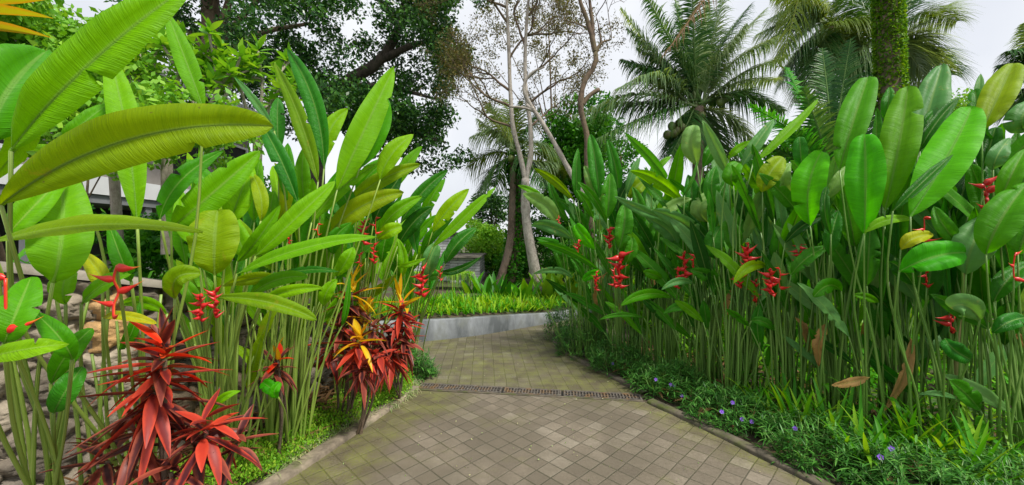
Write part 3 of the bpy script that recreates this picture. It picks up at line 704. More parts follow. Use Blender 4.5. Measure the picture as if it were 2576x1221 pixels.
leaves('''
RA J 1508 500 1500 420 1485 338 46 5.2 .1 5 0 .6
RA J 1454 505 1450 440 1454 372 28 5.4
RA J 1556 492 1548 420 1528 350 36 5.2 0 5
RA O 1443 504 1395 455 1342 424 26 5.3 0 10
RA G 1378 508 1340 482 1303 467 20 5.2
RA P 1406 565 1370 515 1315 488 48 5.1 0 15 1
RA P 1444 604 1385 570 1337 568 38 5.0 0 15
RA G 1512 684 1430 632 1350 610 22 4.8 -.1 15
RA B 1497 630 1465 590 1448 566 38 5.0 0 5 0 .4
RA D 1466 702 1455 670 1434 648 34 4.9
RA B 1512 686 1490 690 1467 706 26 4.8 0 15 0 .35
RA G 1528 565 1495 500 1453 458 24 5.0
RA G 1492 550 1475 510 1450 478 28 5.1
RA P 1498 496 1485 450 1470 418 32 5.4
RA D 1480 600 1450 540 1400 500 50 5.5
RA D 1430 560 1400 510 1380 450 40 5.6
RA J 1440 650 1400 620 1350 600 36 5.3
RA D 1420 700 1410 650 1380 600 40 5.4
RA P 1340 690 1400 680 1440 700 20 5.2
RB J 1528 550 1532 490 1535 436 46 4.9
RB J 1556 628 1570 570 1571 512 52 4.7 0 5 0 .5
RB G 1575 662 1588 630 1590 596 36 4.6
RB D 1600 600 1610 530 1590 470 50 5.0
RB D 1560 560 1560 500 1600 440 50 5.2
RB J 1620 640 1630 580 1640 520 44 5.0
RB P 1575 488 1590 440 1610 396 24 5.1
RB O 1585 500 1600 470 1640 440 50 5.3
RB D 1620 690 1600 650 1570 620 50 5.0
RB J 1660 670 1680 620 1690 560 44 4.9
RC J 1688 470 1638 400 1570 334 30 4.7 0 15
RC G 1644 438 1665 412 1689 393 18 4.9
RC L 1720 512 1655 455 1585 430 38 4.6 0 15 2
RC P 1715 560 1630 535 1546 494 32 4.4 -.1 15 2
RC P 1785 612 1715 560 1640 528 52 4.3 -.1 12 3
RC P 1700 620 1680 580 1620 545 44 4.5 0 12 2
RC J 1720 560 1740 500 1730 440 50 4.9
RC D 1760 600 1740 540 1750 470 50 4.9
RC D 1700 700 1720 640 1700 570 50 4.9
RC G 1668 702 1640 690 1618 684 28 4.5 0 20
RC G 1690 750 1625 740 1562 770 30 4.3 -.1 10 0 .6
RC J 1620 800 1560 792 1506 806 14 4.6
RC D 1640 760 1660 720 1700 700 36 4.8
RC P 1660 560 1690 520 1740 500 34 4.6 0 10 1
RD P 1754 418 1740 360 1748 315 54 4.3 0 5 0 .5
RD P 1834 445 1802 375 1767 303 34 4.1 0 15
RD J 1768 422 1790 380 1801 350 38 4.4
RD J 1802 522 1790 470 1802 418 44 4.2
RD D 1722 492 1742 450 1755 404 14 4.2
RD J 1800 652 1795 610 1815 568 54 4.1
RD P 1745 714 1705 708 1664 730 22 4.1 -.1 10
RD J 1820 712 1775 690 1736 680 38 4.1 0 20
RD D 1780 650 1760 600 1780 540 60 4.5
RD J 1750 780 1710 772 1668 790 26 4.2
RD D 1830 620 1850 570 1860 510 50 4.4
RD P 1780 560 1760 520 1800 480 44 4.3 0 10 1
RE L 1894 412 1985 330 2058 250 28 3.8 0 25 0 .7
RE P 1866 418 1905 360 1948 300 36 3.8 0 10
RE G 1845 468 1840 440 1858 410 46 3.8 0 10 0 .3
RE L 1832 402 1855 375 1893 355 22 3.9
RE D 1880 560 1870 500 1890 430 60 4.1
RE D 1910 600 1930 540 1920 470 60 4.2
RE J 1860 640 1840 590 1830 540 50 4.1
RE L 1932 670 1885 672 1845 714 30 3.7 -.1 10 1
RE D 1900 680 1930 640 1980 600 44 4.0
RE J 1890 808 1920 810 1952 832 28 3.7
RE J 1915 885 1905 820 1912 765 34 3.8
RE D 1830 560 1810 500 1835 450 50 4.3
RE D 1990 690 1940 650 1880 640 50 4.1
RF O 1918 484 1935 440 1970 395 60 3.6 0 5 3 .4
RF J 2018 428 2014 385 2012 344 38 3.7 0 5 0 .4
RF D 1975 612 2025 565 2092 540 40 3.5 -.1 20
RF J 1990 692 2030 650 2086 618 38 3.5 -.1 15 1
RF D 1950 560 1960 500 1990 440 60 3.9
RF D 2000 560 1990 490 1970 430 60 4.0
RF P 1990 500 1970 450 1990 410 40 3.8 0 5 1
RF D 2060 700 2030 640 2000 580 60 4.0
RF J 1940 700 1960 640 1980 570 50 3.9
RF D 2050 620 2060 550 2040 480 60 4.1
RF D 1970 760 1990 700 2010 640 50 4.0
RG B 2038 568 2035 470 2068 380 84 3.35 0 5 1 .4
RG P 2082 502 2110 455 2138 414 36 3.3 0 10
RG J 2086 642 2094 585 2110 530 42 3.3 0 5
RG D 2090 590 2075 530 2080 470 34 3.2 0 5 0 .4
RG G 2116 732 2085 718 2046 748 42 3.2 -.1 10 1 .5
RG D 2100 660 2120 600 2150 540 60 3.7
RG D 2140 700 2130 630 2110 560 60 3.8
RG Y 2150 580 2140 540 2120 500 50 3.8
RG G 2060 500 2090 470 2085 430 50 3.6
RG G 2210 762 2180 748 2145 742 24 3.2
RG D 2010 640 2020 590 2060 560 50 3.7
RG D 2150 860 2140 780 2120 700 50 3.9
RH G 2112 428 2145 310 2184 194 80 3.2 .1 10 2 .3
RH B 2174 590 2178 450 2174 338 94 2.95 .1 4 0 .38
RH G 2226 530 2262 360 2284 218 92 3.1 .1 5 1 .4
RH P 2314 378 2335 280 2371 162 82 3.3 .1 8 1 .5
RH J 2228 305 2235 260 2238 219 34 3.4
RH D 2310 385 2355 310 2414 244 46 3.2
RH J 2318 352 2340 300 2373 268 30 3.3
RH L 2174 588 2230 555 2296 553 28 2.9 0 25 3
RH D 2180 720 2185 640 2190 560 70 3.2
RH D 2260 700 2250 630 2240 560 70 3.3
RH D 2250 560 2270 480 2300 400 70 3.4
RH J 2150 620 2140 560 2120 470 50 3.4
RH D 2300 620 2320 540 2330 450 80 3.5
RH P 2412 1006 2360 990 2310 994 16 2.8
RH D 2220 860 2210 790 2190 720 60 3.4
RI B 2290 545 2380 400 2445 270 112 2.8 .1 5 0 .38
RI D 2246 532 2320 460 2398 388 40 2.7 0 20
RI D 2468 432 2490 370 2504 320 60 3.0 0 5 0 .4
RI J 2458 402 2460 300 2452 224 44 3.1 0 5 0 .4
RI P 2460 300 2462 240 2467 186 24 3.3
RI B 2262 684 2345 648 2428 636 84 2.7 -.1 10 0 .35
RI P 2430 690 2450 610 2504 545 92 2.75 0 5
RI J 2418 618 2375 570 2350 520 42 2.8
RI Y 2266 628 2300 600 2348 590 40 2.8 0 10 1
RI D 2330 760 2340 690 2350 620 80 3.1
RI D 2400 560 2420 490 2440 420 70 3.2
RI P 2465 806 2430 770 2390 775 70 2.6 0 10 0 .35
RI J 2378 852 2400 880 2442 905 50 2.6 0 10 0 .4
RI D 2300 720 2270 680 2240 660 60 3.0
RI D 2450 640 2440 560 2450 480 70 3.2
RI D 2340 860 2350 800 2370 720 60 3.2
RJ O 2470 330 2510 245 2549 160 76 2.85 .1 5 1 .4
RJ P 2498 428 2510 390 2540 348 44 2.8
RJ G 2515 508 2545 440 2580 375 50 2.6
RJ G 2480 640 2520 550 2590 455 90 2.5 0 10
RJ D 2500 560 2500 480 2490 400 60 2.9
RJ D 2540 700 2530 620 2500 560 70 2.8
RJ J 2580 800 2540 810 2498 838 46 2.5
RJ J 2560 640 2590 560 2620 480 90 2.6
RJ P 2580 330 2570 300 2600 250 70 3.0
RJ D 2500 760 2540 700 2600 660 70 2.7
RJ D 2560 520 2550 430 2560 330 70 3.1
''')
# extra shoots behind the traced ones
def shoots(key, n, hmin, hmax, kinds, ymin=-.1, spread=.35, L=(.55, 1.0), W=(.09, .165), lean=.5):
    h = HEL[key]; root = h['root']
    for i in range(n):
        a = rng.uniform(0, 6.28); e = rng.uniform(.1, 1)
        H = rng.uniform(hmin, hmax); off = np.array([math.cos(a)*spread*e, abs(math.sin(a))*spread*e*.8+ymin, 0])
        b = root+off+np.array([0, 0, H]); Ln = rng.uniform(*L)
        out = nrm(np.array([math.cos(a)*lean*rng.uniform(.2, 1.6)+rng.normal(0, .15), rng.normal(.1, .35), 1.]))
        t_ = b+out*Ln; t_[2] -= .12*Ln*e; m_ = (b+t_)/2+np.array([0, 0, .06*Ln*e])
        mb = MB(); c, T = blade_mesh(mb, (b, m_, t_), rng.uniform(*W), R(rng.uniform(-50, 50)), n=24, m=5, seed=int(rng.integers(1e6)), blunt=rng.uniform(.5, 1.0), fold=rng.uniform(.3, .9), tears=int(rng.integers(0, 4)))
        mb.build('leaf', M[rng.choice(kinds)+'_leaf'], h['o']); stem_to(key, b, T[0])
for k, n_, a, b in (('LC', 11, .8, 1.5), ('LD', 22, .8, 1.7), ('LE', 22, .8, 1.55), ('LF', 12, .6, 1.2)):
    shoots(k, n_, a, b, ['green', 'lime', 'jade', 'green'], ymin=.1)
for k, n_ in (('LC', 5), ('LD', 7), ('LE', 8)): shoots(k, n_, .5, .95, ['green', 'lime', 'olive'], ymin=.05, spread=.25, L=(.35, .6), W=(.06, .11), lean=.8)
for k in RR:
    shoots(k, 17, .85, 1.75 if k < 'RE' else 1.9, ['deep', 'jade', 'deep', 'green', 'pale'], ymin=.05, spread=.3)
    shoots(k, 10, .3, 1.1, ['deep', 'jade', 'green', 'deep', 'pale'], ymin=.0, spread=.45, L=(.35, .7), W=(.07, .13), lean=.9)
BK = dict(BA=(2.3, 5.9), BB=(3.3, 5.1), BC=(4.2, 4.6), BD=(5.0, 3.9))
BL = ['dark heliconia in the second row behind the two level grey-green leaves', 'dark heliconia in the second row behind the dense parallel stem fan',
      'dark heliconia in the second row between the broad bright leaf and the ivy trunk', 'dark heliconia in the second row behind the frame-edge clump']
for (k, r_), lb in zip(BK.items(), BL):
    helplant(k, r_, lb, True); shoots(k, 30, .6, 2.0, ['deep', 'deep', 'jade', 'green'], spread=.8, L=(.6, 1.1), W=(.12, .22))
def morestems(key, n, hmin, hmax, spread=.12, dry=.14, top=.24):
    h = HEL[key]
    for i in range(n):
        a = rng.uniform(0, 6.28); e = h['root']+np.array([math.cos(a)*top, math.sin(a)*top, rng.uniform(hmin, hmax)])
        stem_to(key, e, None, rng.uniform(.009, .019), .006, spread, 'stem_dry' if rng.random() < dry else None)
for k in RR: morestems(k, 5, 1.0, 1.6)
for k, c_ in (('LA', 1), ('LB', 3), ('LC', 8), ('LD', 14), ('LE', 10)): morestems(k, c_, .9, 1.4, .09, .06, .2)

# rolled new spears and dead hanging leaves
for key in list(RR)+list(BK)+['LC', 'LD', 'LE', 'LF']:
    h = HEL[key]; root = h['root']; dark = h['right']
    for i in range(3):
        b = root+np.array([rng.uniform(-.3, .3), rng.uniform(-.1, .3), rng.uniform(1.0, 1.7)]); t_ = b+np.array([rng.normal(0, .07), 0, rng.uniform(.4, .7)])
        mb = MB(); blade_mesh(mb, (b, (b+t_)/2+[.01, 0, 0], t_), rng.uniform(.03, .055), 0, n=14, m=5, fold=2.2, seed=int(rng.integers(1e6)), blunt=1); mb.build('leaf', M['jade_leaf' if dark else 'lime_leaf'], h['o']); stem_to(key, b)
    for i in range(1 if dark else 0):
        b = root+np.array([rng.uniform(-.3, .3), rng.uniform(-.25, .2), rng.uniform(.7, 1.3)]); L_d = rng.uniform(.3, .6); t_ = b+np.array([rng.normal(0, .12), rng.normal(0, .05), -L_d])
        mb = MB(); blade_mesh(mb, (b, (b+t_)/2+[rng.normal(0, .05), -.03, .03], t_), rng.uniform(.05, .11), R(rng.uniform(-50, 50)), n=20, m=5, fold=1.6, wave=.14, seed=int(rng.integers(1e6)), tears=3, blunt=.8); mb.build('leaf', M['brown_leaf'], h['o'])
# ------------------------------------------------------------------ lobster-claw flowers
def flower(key, x, y, Z, size, n=5, hang=False, mat='bract_plain', seed=0):
    h = HEL[key]; r = np.random.default_rng(seed+int(x)); c = P(x, y, Z); s = size*(1.0 if mat == 'bract_red' else 1.08)*Z/F
    zz = np.array([[((-1)**i)*.03*s+r.normal(0, .015)*s, r.normal(0, .03)*s, (i/(n-1)-.5)*s*(-1 if hang else 1)] for i in range(n)])
    pts = c+zz*[.55, 1, 1]; mb = MB(); tube(mb, spline(pts, n*4), .016*s+.0015, 6, .3)
    big = mat == 'bract_red'; ln = spline(pts, 24); NB = n if big else int(n*2.4)
    for i in range(NB):
        sg = (-1)**i
        if big: p0 = pts[i]; L = s*(.62-.07*i)*r.uniform(.85, 1.1); d = nrm(np.array([sg*1., r.normal(-.1, .4), r.uniform(-.25, .55)])); rad = .085
        else: p0 = ln[int(i/(NB-1)*23)]; L = s*r.uniform(.30, .52); az = i*2.4+r.normal(0, .5); d = nrm(np.array([math.cos(az), math.sin(az), r.uniform(-.15, .9)])); rad = .125
        k = 8; t = np.linspace(0, 1, k)
        q = p0+d*(t*L)[:, None]; q[:, 2] -= .06*L*np.sin(t*np.pi)
        tube(mb, q, rad*L*np.array([.6, 1.2, 1.05, .75, .48, .28, .13, .02]), 7, .5, False)
        mb.uv[-1][:, 0] = np.repeat(t, 7)*.95+.05
        mb.v[-1][:, 2] = q[:, 2].repeat(7)+(mb.v[-1][:, 2]-q[:, 2].repeat(7))*1.5
    mb.build('flower', M[mat], h['o']); stem_to(key, pts[0] if not hang else pts[0], None, .007, .005, .1)
FL = '''LB 288 735 1.4 125 5 1 bract_red
LC 505 775 1.9 60 5 1 bract_plain
LC 540 765 1.95 62 5 1 bract_plain
LC 728 606 2.6 26 3 1 bract_plain
LC 800 578 2.7 28 3 1 bract_red
LE 915 585 3.2 48 4 1 bract_plain
LE 945 568 3.2 40 3 0 bract_red
LE 940 640 3.2 42 4 1 bract_plain
LE 905 655 3.3 28 3 1 bract_plain
LF 1062 712 4.2 62 5 0 bract_plain
LF 1108 690 4.3 30 3 0 bract_plain
LA 20 765 1.2 130 2 0 bract_red
RA 1455 626 4.9 36 4 0 bract_plain
RB 1532 600 4.8 44 4 1 bract_plain
RB 1558 682 4.6 74 6 0 bract_plain
RB 1500 708 4.6 40 4 0 bract_plain
RB 1545 700 4.5 40 4 0 bract_plain
RC 1722 668 4.2 56 5 0 bract_plain
RC 1705 700 4.2 46 4 0 bract_plain
RD 1745 660 4.1 30 3 0 bract_plain
RE 1882 648 3.7 62 5 0 bract_plain
RE 1862 700 3.8 46 4 0 bract_plain
RE 1900 735 3.8 46 4 1 bract_plain
RF 1940 712 3.5 60 5 0 bract_plain
RF 1962 700 3.5 50 4 0 bract_red
RF 2010 640 3.5 50 5 1 bract_plain
RH 2325 578 2.9 60 3 0 bract_red
RH 2330 700 3.0 40 3 0 bract_plain
RI 2482 505 2.7 80 4 1 bract_plain
RI 2392 800 2.9 64 4 1 bract_plain
RJ 2550 670 2.5 60 3 0 bract_red
RA 1405 556 5.0 18 3 0 bract_plain'''
for i, ln in enumerate(FL.splitlines()):
    q = ln.split(); flower(q[0], float(q[1]), float(q[2]), float(q[3]), float(q[4]), int(q[5]), q[6] == '1', q[7], i*17)

# ------------------------------------------------------------------ cordylines
def rosette(mb, c, n, L, W, lo=-.5, hi=1.2, sag=.35, rnd=None, axis=(0, 0, 1)):
    n = max(3, int(n*.88)); a = np.arange(n)*2.399+rng.uniform(0, 6); f = np.linspace(0, 1, n)
    el = lo+(hi-lo)*f**1.1; d = np.stack([np.cos(a)*np.cos(el), np.sin(a)*np.cos(el), np.sin(el)], 1)+rng.normal(0, .08, (n, 3))
    base = c+np.array([0, 0, 1])*(f[:, None]-.5)*L*.45
    d += rng.normal(0, .16, (n, 3)); base += rng.normal(0, .05, (n, 3))*L
    straps(mb, base, d, L*1.12*rng.uniform(.65, 1.15, n)*(1-.15*f), W*1.3*rng.uniform(.7, 1.15, n), sag*.8*(1.25-f)*rng.uniform(.2, 1.7, n), 7, .35, rnd, twist=rng.normal(0, .3, n))
def cordyline(label, root, heads, group=None):
    o = empty('cordyline', (root[0], root[1], 0), label, 'cordyline', 'cordylines in the left bed')
    for (x, y, Z, n, Lp, Wp, mat, lo, hi) in heads:
        c = P(x, y, Z); mb = MB(); b = np.array([root[0], root[1], -.02])+np.array([rng.uniform(-.05, .05), rng.uniform(-.05, .05), 0])
        tube(mb, spline([b, (b+c)/2+np.array([.03, 0, -.03]), c], 8), np.linspace(.011, .008, 8), 6); mb.build('stem', M['bark_brown'], o)
        mb = MB(); rosette(mb, c, n, Lp*Z/F, Wp*Z/F, lo, hi); mb.build('leaves', M[mat], o)
cordyline('scarlet and maroon leafed cordyline with several heads at lower left', (-1.62, 1.85),
  [(405, 900, 1.76, 18, 130, 20, 'cordyline_dark', .1, 1.3), (415, 905, 1.70, 9, 140, 22, 'cordyline_fire', .0, .75), (405, 920, 1.72, 13, 150, 22, 'cordyline_red', -.25, .5), (392, 985, 1.70, 24, 150, 23, 'cordyline_red', -.95, .25), (400, 1010, 1.74, 18, 150, 22, 'cordyline_dark', -1.1, .3),
   (350, 1100, 1.75, 24, 140, 20, 'cordyline_dark', -.7, .8), (520, 1085, 1.72, 20, 125, 20, 'cordyline_red', -.7, .7), (500, 1110, 1.76, 18, 120, 20, 'cordyline_dark', -.9, .6), (270, 1160, 1.8, 20, 140, 18, 'cordyline_dark', -.3, .9), (430, 1190, 1.66, 14, 120, 19, 'cordyline_dark', -.5, .8), (590, 1120, 1.8, 12, 100, 18, 'cordyline_dark', -.4, .6)])
cordyline('small brown cordyline with one orange shoot against the stone wall', (-1.72, 2.9),
  [(695, 930, 2.75, 22, 66, 12, 'cordyline_dark', -.5, 1.0), (697, 900, 2.75, 5, 58, 12, 'cordyline_gold', .9, 1.4), (700, 905, 2.72, 3, 40, 11, 'cordyline_fire', -.2, 1.2)])
cordyline('tall cordyline with a golden yellow crown over bronze leaves behind the stems', (-1.45, 3.45),
  [(885, 735, 3.3, 14, 82, 13, 'cordyline_gold', .0, 1.3), (880, 765, 3.32, 26, 66, 13, 'cordyline_dark', -.9, .7), (890, 905, 3.28, 24, 62, 12, 'cordyline_dark', -.9, .6), (915, 800, 3.3, 10, 60, 12, 'cordyline_gold', .2, 1.2), (860, 830, 3.3, 26, 70, 13, 'cordyline_dark', -.8, .9), (830, 880, 3.35, 22, 66, 12, 'cordyline_red', -.8, .6)])
cordyline('middle cordyline with amber topped head and drooping pink-red leaves', (-1.28, 3.3),
  [(905, 858, 3.1, 13, 68, 13, 'cordyline_gold', -.2, 1.1), (900, 880, 3.12, 24, 74, 13, 'cordyline_red', -1.2, .3), (940, 830, 3.2, 18, 60, 12, 'cordyline_dark', -.8, .8), (915, 935, 3.05, 22, 60, 12, 'cordyline_dark', -1., .5), (950, 900, 3.15, 20, 60, 12, 'cordyline_red', -1.1, .4), (930, 790, 3.3, 10, 52, 11, 'croton_leaf', .2, 1.3)])
cordyline('cordyline nearest the drain with yellow tip above a dense maroon mound', (-1.12, 3.95),
  [(1012, 762, 3.75, 12, 72, 11, 'cordyline_gold', .1, 1.2), (1005, 790, 3.78, 26, 62, 11, 'cordyline_red', -.7, .8), (975, 850, 3.75, 34, 62, 12, 'cordyline_dark', -1.0, .8),
   (1015, 860, 3.8, 30, 60, 11, 'cordyline_dark', -1.0, .8), (985, 900, 3.7, 28, 62, 11, 'cordyline_red', -1.1, .5), (945, 880, 3.7, 24, 60, 11, 'cordyline_dark', -1.0, .6), (1020, 820, 3.8, 20, 56, 11, 'cordyline_red', -.8, .8)])
cr_o = empty('croton_shrub', P(60, 200, 1.9)*[1, 1, 0]+[0, 0, 1.3], 'orange and yellow leafed shrub in the top left corner behind the giant leaf', 'shrub')
mb = MB(); straps(mb, np.array([P(-60, 70, 1.7), P(-70, 30, 1.7), P(-20, 10, 1.75), P(-30, 120, 1.8)]), np.array([[1, .1, .05], [1, .1, .12], [.9, .1, .3], [.9, 0, -.1]]), [.31, .33, .26, .28], [.11, .09, .08, .09], .15, 8, .2, np.array([.1, .3, .2, .9])); mb.build('leaves', M['croton_leaf'], cr_o)
mb = MB(); tube(mb, spline([P(20, 690, 2.6), P(-60, 400, 2.2), P(-60, 70, 1.7)], 10), .014, 6); mb.build('stem', M['bark_brown'], cr_o)

# ------------------------------------------------------------------ low planting
def scatter_edge(path, n, w0, w1, side=1):
    p = spline(path, 300); T = nrm(np.gradient(p, axis=0)); N_ = np.stack([-T[:, 1], T[:, 0]], 1)*side
    i = rng.integers(0, 300, n); return p[i]+N_[i]*rng.uniform(w0, w1, n)[:, None], N_[i]
# left ground cover: fine bright green leaves in mounds
xy, nn = scatter_edge([(-2.5, 1.3), (-2.05, 2.0)]+[LEFT[2], LEFT[3], LEFT[4], (-1.05, 4.6)], 26000, .13, .62)
hz = .05+.10*(.5+.5*np.sin(xy[:, 0]*9+1)*np.cos(xy[:, 1]*7))+.06*rng.random(len(xy))
mb = MB(); pos = np.concatenate([xy, (hz*rng.uniform(.1, 1, len(xy)))[:, None]], 1)
leafquads(mb, pos, .022, .5, np.tile([0, 0, .9], (len(pos), 1)), 0)
tag(mb.build('ground_cover', M['lime_foliage']), 'low bright green creeping ground cover along the left kerb', 'ground cover', kind='stuff')
mb = MB(); xy, nn = scatter_edge(LEFT[2:5]+[(-1.0, 4.5)], 60, .10, .26)
for q in xy:
    k = 34; a = rng.uniform(0, 6.28, k); straps(mb, np.array([q[0], q[1], .01])+rng.normal(0, .012, (k, 3))*[1, 1, 0], np.stack([np.cos(a), np.sin(a), rng.uniform(.4, 1.6, k)], 1), rng.uniform(.07, .19, k), .005, rng.uniform(.3, 1., k), 5, .1)
tag(mb.build('edging_grass', M['tuft_foliage']), 'pale striped tufts of edging grass spilling over the left kerb', 'grass', kind='stuff')
# grassy bed on the retaining wall
mb = MB(); N = 9000; i = rng.integers(8, 82, N); d = rng.uniform(.15, 1.6, N)
b = np.stack([WP[i, 0]+WN[i, 0]*d, WP[i, 1]+WN[i, 1]*d, WH[i]+.02], 1)
straps(mb, b, np.stack([rng.normal(0, .4, N), rng.normal(0, .4, N), np.ones(N)], 1), rng.uniform(.14, .36, N)*(.6+.6*(np.sin(b[:, 0]*5.3+1)*np.sin(b[:, 0]*2.1+b[:, 1]*3) > -.2)), rng.uniform(.014, .034, N), rng.uniform(.05, .5, N), 3, .2)
N = 1500; i = rng.integers(8, 82, N); d = rng.uniform(.15, 1.3, N); b = np.stack([WP[i, 0]+WN[i, 0]*d, WP[i, 1]+WN[i, 1]*d, WH[i]+.02], 1)
straps(mb, b, np.stack([rng.normal(0, .5, N), rng.normal(0, .5, N), np.ones(N)], 1), rng.uniform(.2, .5, N), rng.uniform(.02, .045, N), rng.uniform(.1, .6, N), 4, .2, 1.0)
tag(mb.build('bed_grass', M['grass_foliage']), 'bright green strap leaved ground planting on top of the concrete wall', 'grass', kind='stuff')
# ruellia hedge along the right kerb
RK = RIGHT[1:5]+[(1.10, 4.6), (.80, 5.25), (.66, 5.8), (.70, 6.4), (1.0, 7.0)]
def ruellia(x, y, r, h, label, n=1500, nf=0, fl=()):
    x = x-.07 if x > 0 else x; o = empty('ruellia_shrub', (x, y, 0), label, 'shrub', 'dark ruellia shrubs along the right kerb')
    mb = MB(); m = n//10; a = rng.uniform(0, 6.28, m); rr = r*np.sqrt(rng.random(m)); tips = np.stack([x+np.cos(a)*rr, y+np.sin(a)*rr, h*rng.uniform(.25, 1.05, m)*(1-.45*(rr/r)**2)], 1)
    base = np.repeat(tips, 10, 0); base[:, 2] -= rng.uniform(0, .10, len(base)); base[:, 2] = np.maximum(base[:, 2], .01)
    a2 = rng.uniform(0, 6.28, len(base)); straps(mb, base, np.stack([np.cos(a2), np.sin(a2), rng.uniform(-.1, 1.2, len(base))], 1), rng.uniform(.05, .11, len(base)), rng.uniform(.008, .014, len(base)), rng.uniform(0, .5, len(base)), 3, .3)
    mb.build('foliage', M['ruellia_foliage'], o)
    mb = MB()
    for q in tips[::4]: tube(mb, np.array([[q[0]*.7+x*.3, q[1]*.7+y*.3, 0], q]), .003, 4)
    mb.build('stems', M['stem_dark'], o)
    for (fx, fy, Z) in fl:
        c = P(fx, fy, Z); mb = MB(); k = 5; a = np.arange(k)*6.283/k; vw = nrm(np.array([0, 0, CAMH])-c); s_ = nrm(np.cross(vw, [0, 0, 1])); u_ = np.cross(s_, vw)
        d = s_*np.cos(a)[:, None]+u_*np.sin(a)[:, None]+vw*.25; straps(mb, np.repeat(c[None], k, 0), d, .019, .021, 0, 4, .1, hint=vw, prof='strap')
        tube(mb, np.array([c-vw*.03, c+vw*.004]), np.array([.003, .006]), 6); fo = mb.build('flower', M['ruellia_petal'], o)
        mb = MB(); tube(mb, np.array([c-vw*.03-np.array([0, 0, .12]), c-vw*.028]), .002, 4); mb.build('flower_stalk', M['stem_dark'], o)
ruellia(1.02, 6.35, .45, .62, 'dark bushy shrub at the far corner of the right bed where the drive bends', 2600)
ruellia(1.08, 5.55, .42, .52, 'dark narrow leaved shrub between the far corner shrub and the bare kerb bend', 2400)
ruellia(1.40, 4.85, .40, .42, 'dark shrub with a single small purple flower near the clustered stems', 2200, fl=[(1541, 915, 4.75)])
ruellia(1.72, 4.2, .40, .32, 'dark shrub with four purple flowers beside the end of the drain grate', 2600, fl=[(1650, 955, 4.0), (1687, 968, 3.95), (1697, 973, 3.95), (1716, 997, 3.85)])
ruellia(2.02, 3.55, .40, .26, 'dark shrub with purple blooms just beyond the drain and a dry twig', 2600, fl=[(1816, 1036, 3.3), (1843, 1013, 3.4), (1867, 1055, 3.25), (1891, 1061, 3.25)])
ruellia(2.35, 2.95, .42, .28, 'dark shrub with one purple flower beside the mossiest stretch of kerb', 2800, fl=[(2000, 1078, 2.95)])
ruellia(2.62, 2.42, .42, .30, 'dark shrub at the bottom right spilling over the kerb with twin purple flowers', 2800, fl=[(2215, 1150, 2.5), (2243, 1129, 2.55)])
ruellia(3.15, 2.25, .45, .34, 'grey green feathery shrub in the bottom right corner of the picture', 2800)
ruellia(2.95, 2.95, .35, .22, 'low dark shrub tucked behind the twin purple flowers among grass blades', 1800)
ruellia(-1.12, 4.62, .24, .34, 'dark grassy shrub at the foot of the maroon cordyline beside the concrete wall', 1500)
# bright blades among the stems at right
for (x, y, Z, n_, lb) in ((2005, 1090, 3.35, 46, 'tuft of dark strap blades rising between the parallel stems and the hedge'), (2120, 1120, 3.1, 50, 'broad green strap blade tuft under the broad bright leaf'), (2260, 1140, 2.95, 46, 'brightest lime strap blade tuft in front of the yellowing stem'), (2180, 1175, 2.75, 44, 'low strap blade tuft nearest the twin purple flowers'), (2480, 1170, 2.6, 44, 'tall strap blade tuft at the right frame edge'), (1900, 1050, 3.75, 40, 'farthest strap blade tuft, just behind the row of four purple blooms'), (2430, 1215, 2.45, 40, 'strap blade tuft cut by the bottom edge near the corner'), (2370, 1150, 2.8, 36, 'rightmost strap blade tuft behind the feathery corner shrub')):
    c = P(x, y, Z); c[2] = 0; o = empty('iris_tuft', c, lb, 'plant', 'strap leaved tufts in the right bed')
    mb = MB(); a = rng.uniform(0, 6.28, n_); straps(mb, c+rng.normal(0, .07, (n_, 3))*[1, 1, 0], np.stack([np.cos(a)*.5, np.sin(a)*.5, np.full(n_, 1.)], 1), rng.uniform(.3, .68, n_), rng.uniform(.02, .036, n_), rng.uniform(.1, .6, n_), 6, .25); mb.build('leaves', M['grass_foliage'], o)
def fern(x, y, Z, lb, L=.2):
    c = P(x, y, Z); b = np.array([c[0], c[1], 0]); o = empty('fern', b, lb, 'fern', 'small ferns in the right bed'); mb = MB()
    for a in np.linspace(0, 6.28, 8)[:-1]:
        p = c+np.array([math.cos(a), math.sin(a), .25])*np.linspace(0, L, 12)[:, None]; p[:, 2] -= np.linspace(0, 1, 12)**2*L*.35; tube(mb, p, .002, 4)
        for s in (-1, 1):
            sd_ = np.array([-math.sin(a), math.cos(a), 0])*s+np.array([math.cos(a), math.sin(a), 0])*.4; straps(mb, p[1:], sd_, L*.34*np.sin(np.linspace(.5, 3, 11)), .013, .2, 3, .1, rnd=.5)
    tube(mb, np.array([b, c]), .004, 4); mb.build('fronds', M['fresh_foliage'], o)
fern(1660, 950, 4.25, 'lime green fern just above the four purple flowers'); fern(1705, 935, 4.4, 'second smaller fern to the right of the lime fern by the stems', .15)
# background heap of leaves and dead leaf
mb = MB(); N = 7000; b = np.stack([rng.uniform(2.0, 7.5, N), rng.uniform(2.6, 7.5, N), rng.uniform(0, .35, N)], 1); ok = b[:, 0] > 1.6+.25*(5-b[:, 1])*0+np.interp(b[:, 1], [2.6, 4, 5, 7.5], [1.6, .7, .3, .3])
b = b[ok]; straps(mb, b, np.stack([rng.normal(0, .8, len(b)), rng.normal(0, .8, len(b)), rng.uniform(.2, 1.3, len(b))], 1), rng.uniform(.08, .3, len(b)), rng.uniform(.02, .05, len(b)), rng.uniform(.1, .8, len(b)), 4, .25)
tag(mb.build('undergrowth', M['grass_foliage']), 'tangled green undergrowth on the soil between the right bank stems', 'undergrowth', kind='stuff')
mb = MB(); N = 2600; b = np.stack([rng.uniform(-8, -3.2, N), rng.uniform(2.2, 8.5, N), np.zeros(N)], 1); b[:, 2] = np.interp(b[:, 1], [.2, 2.4, 4, 5.5], [1.75, 1.43, .96, .72])+.1
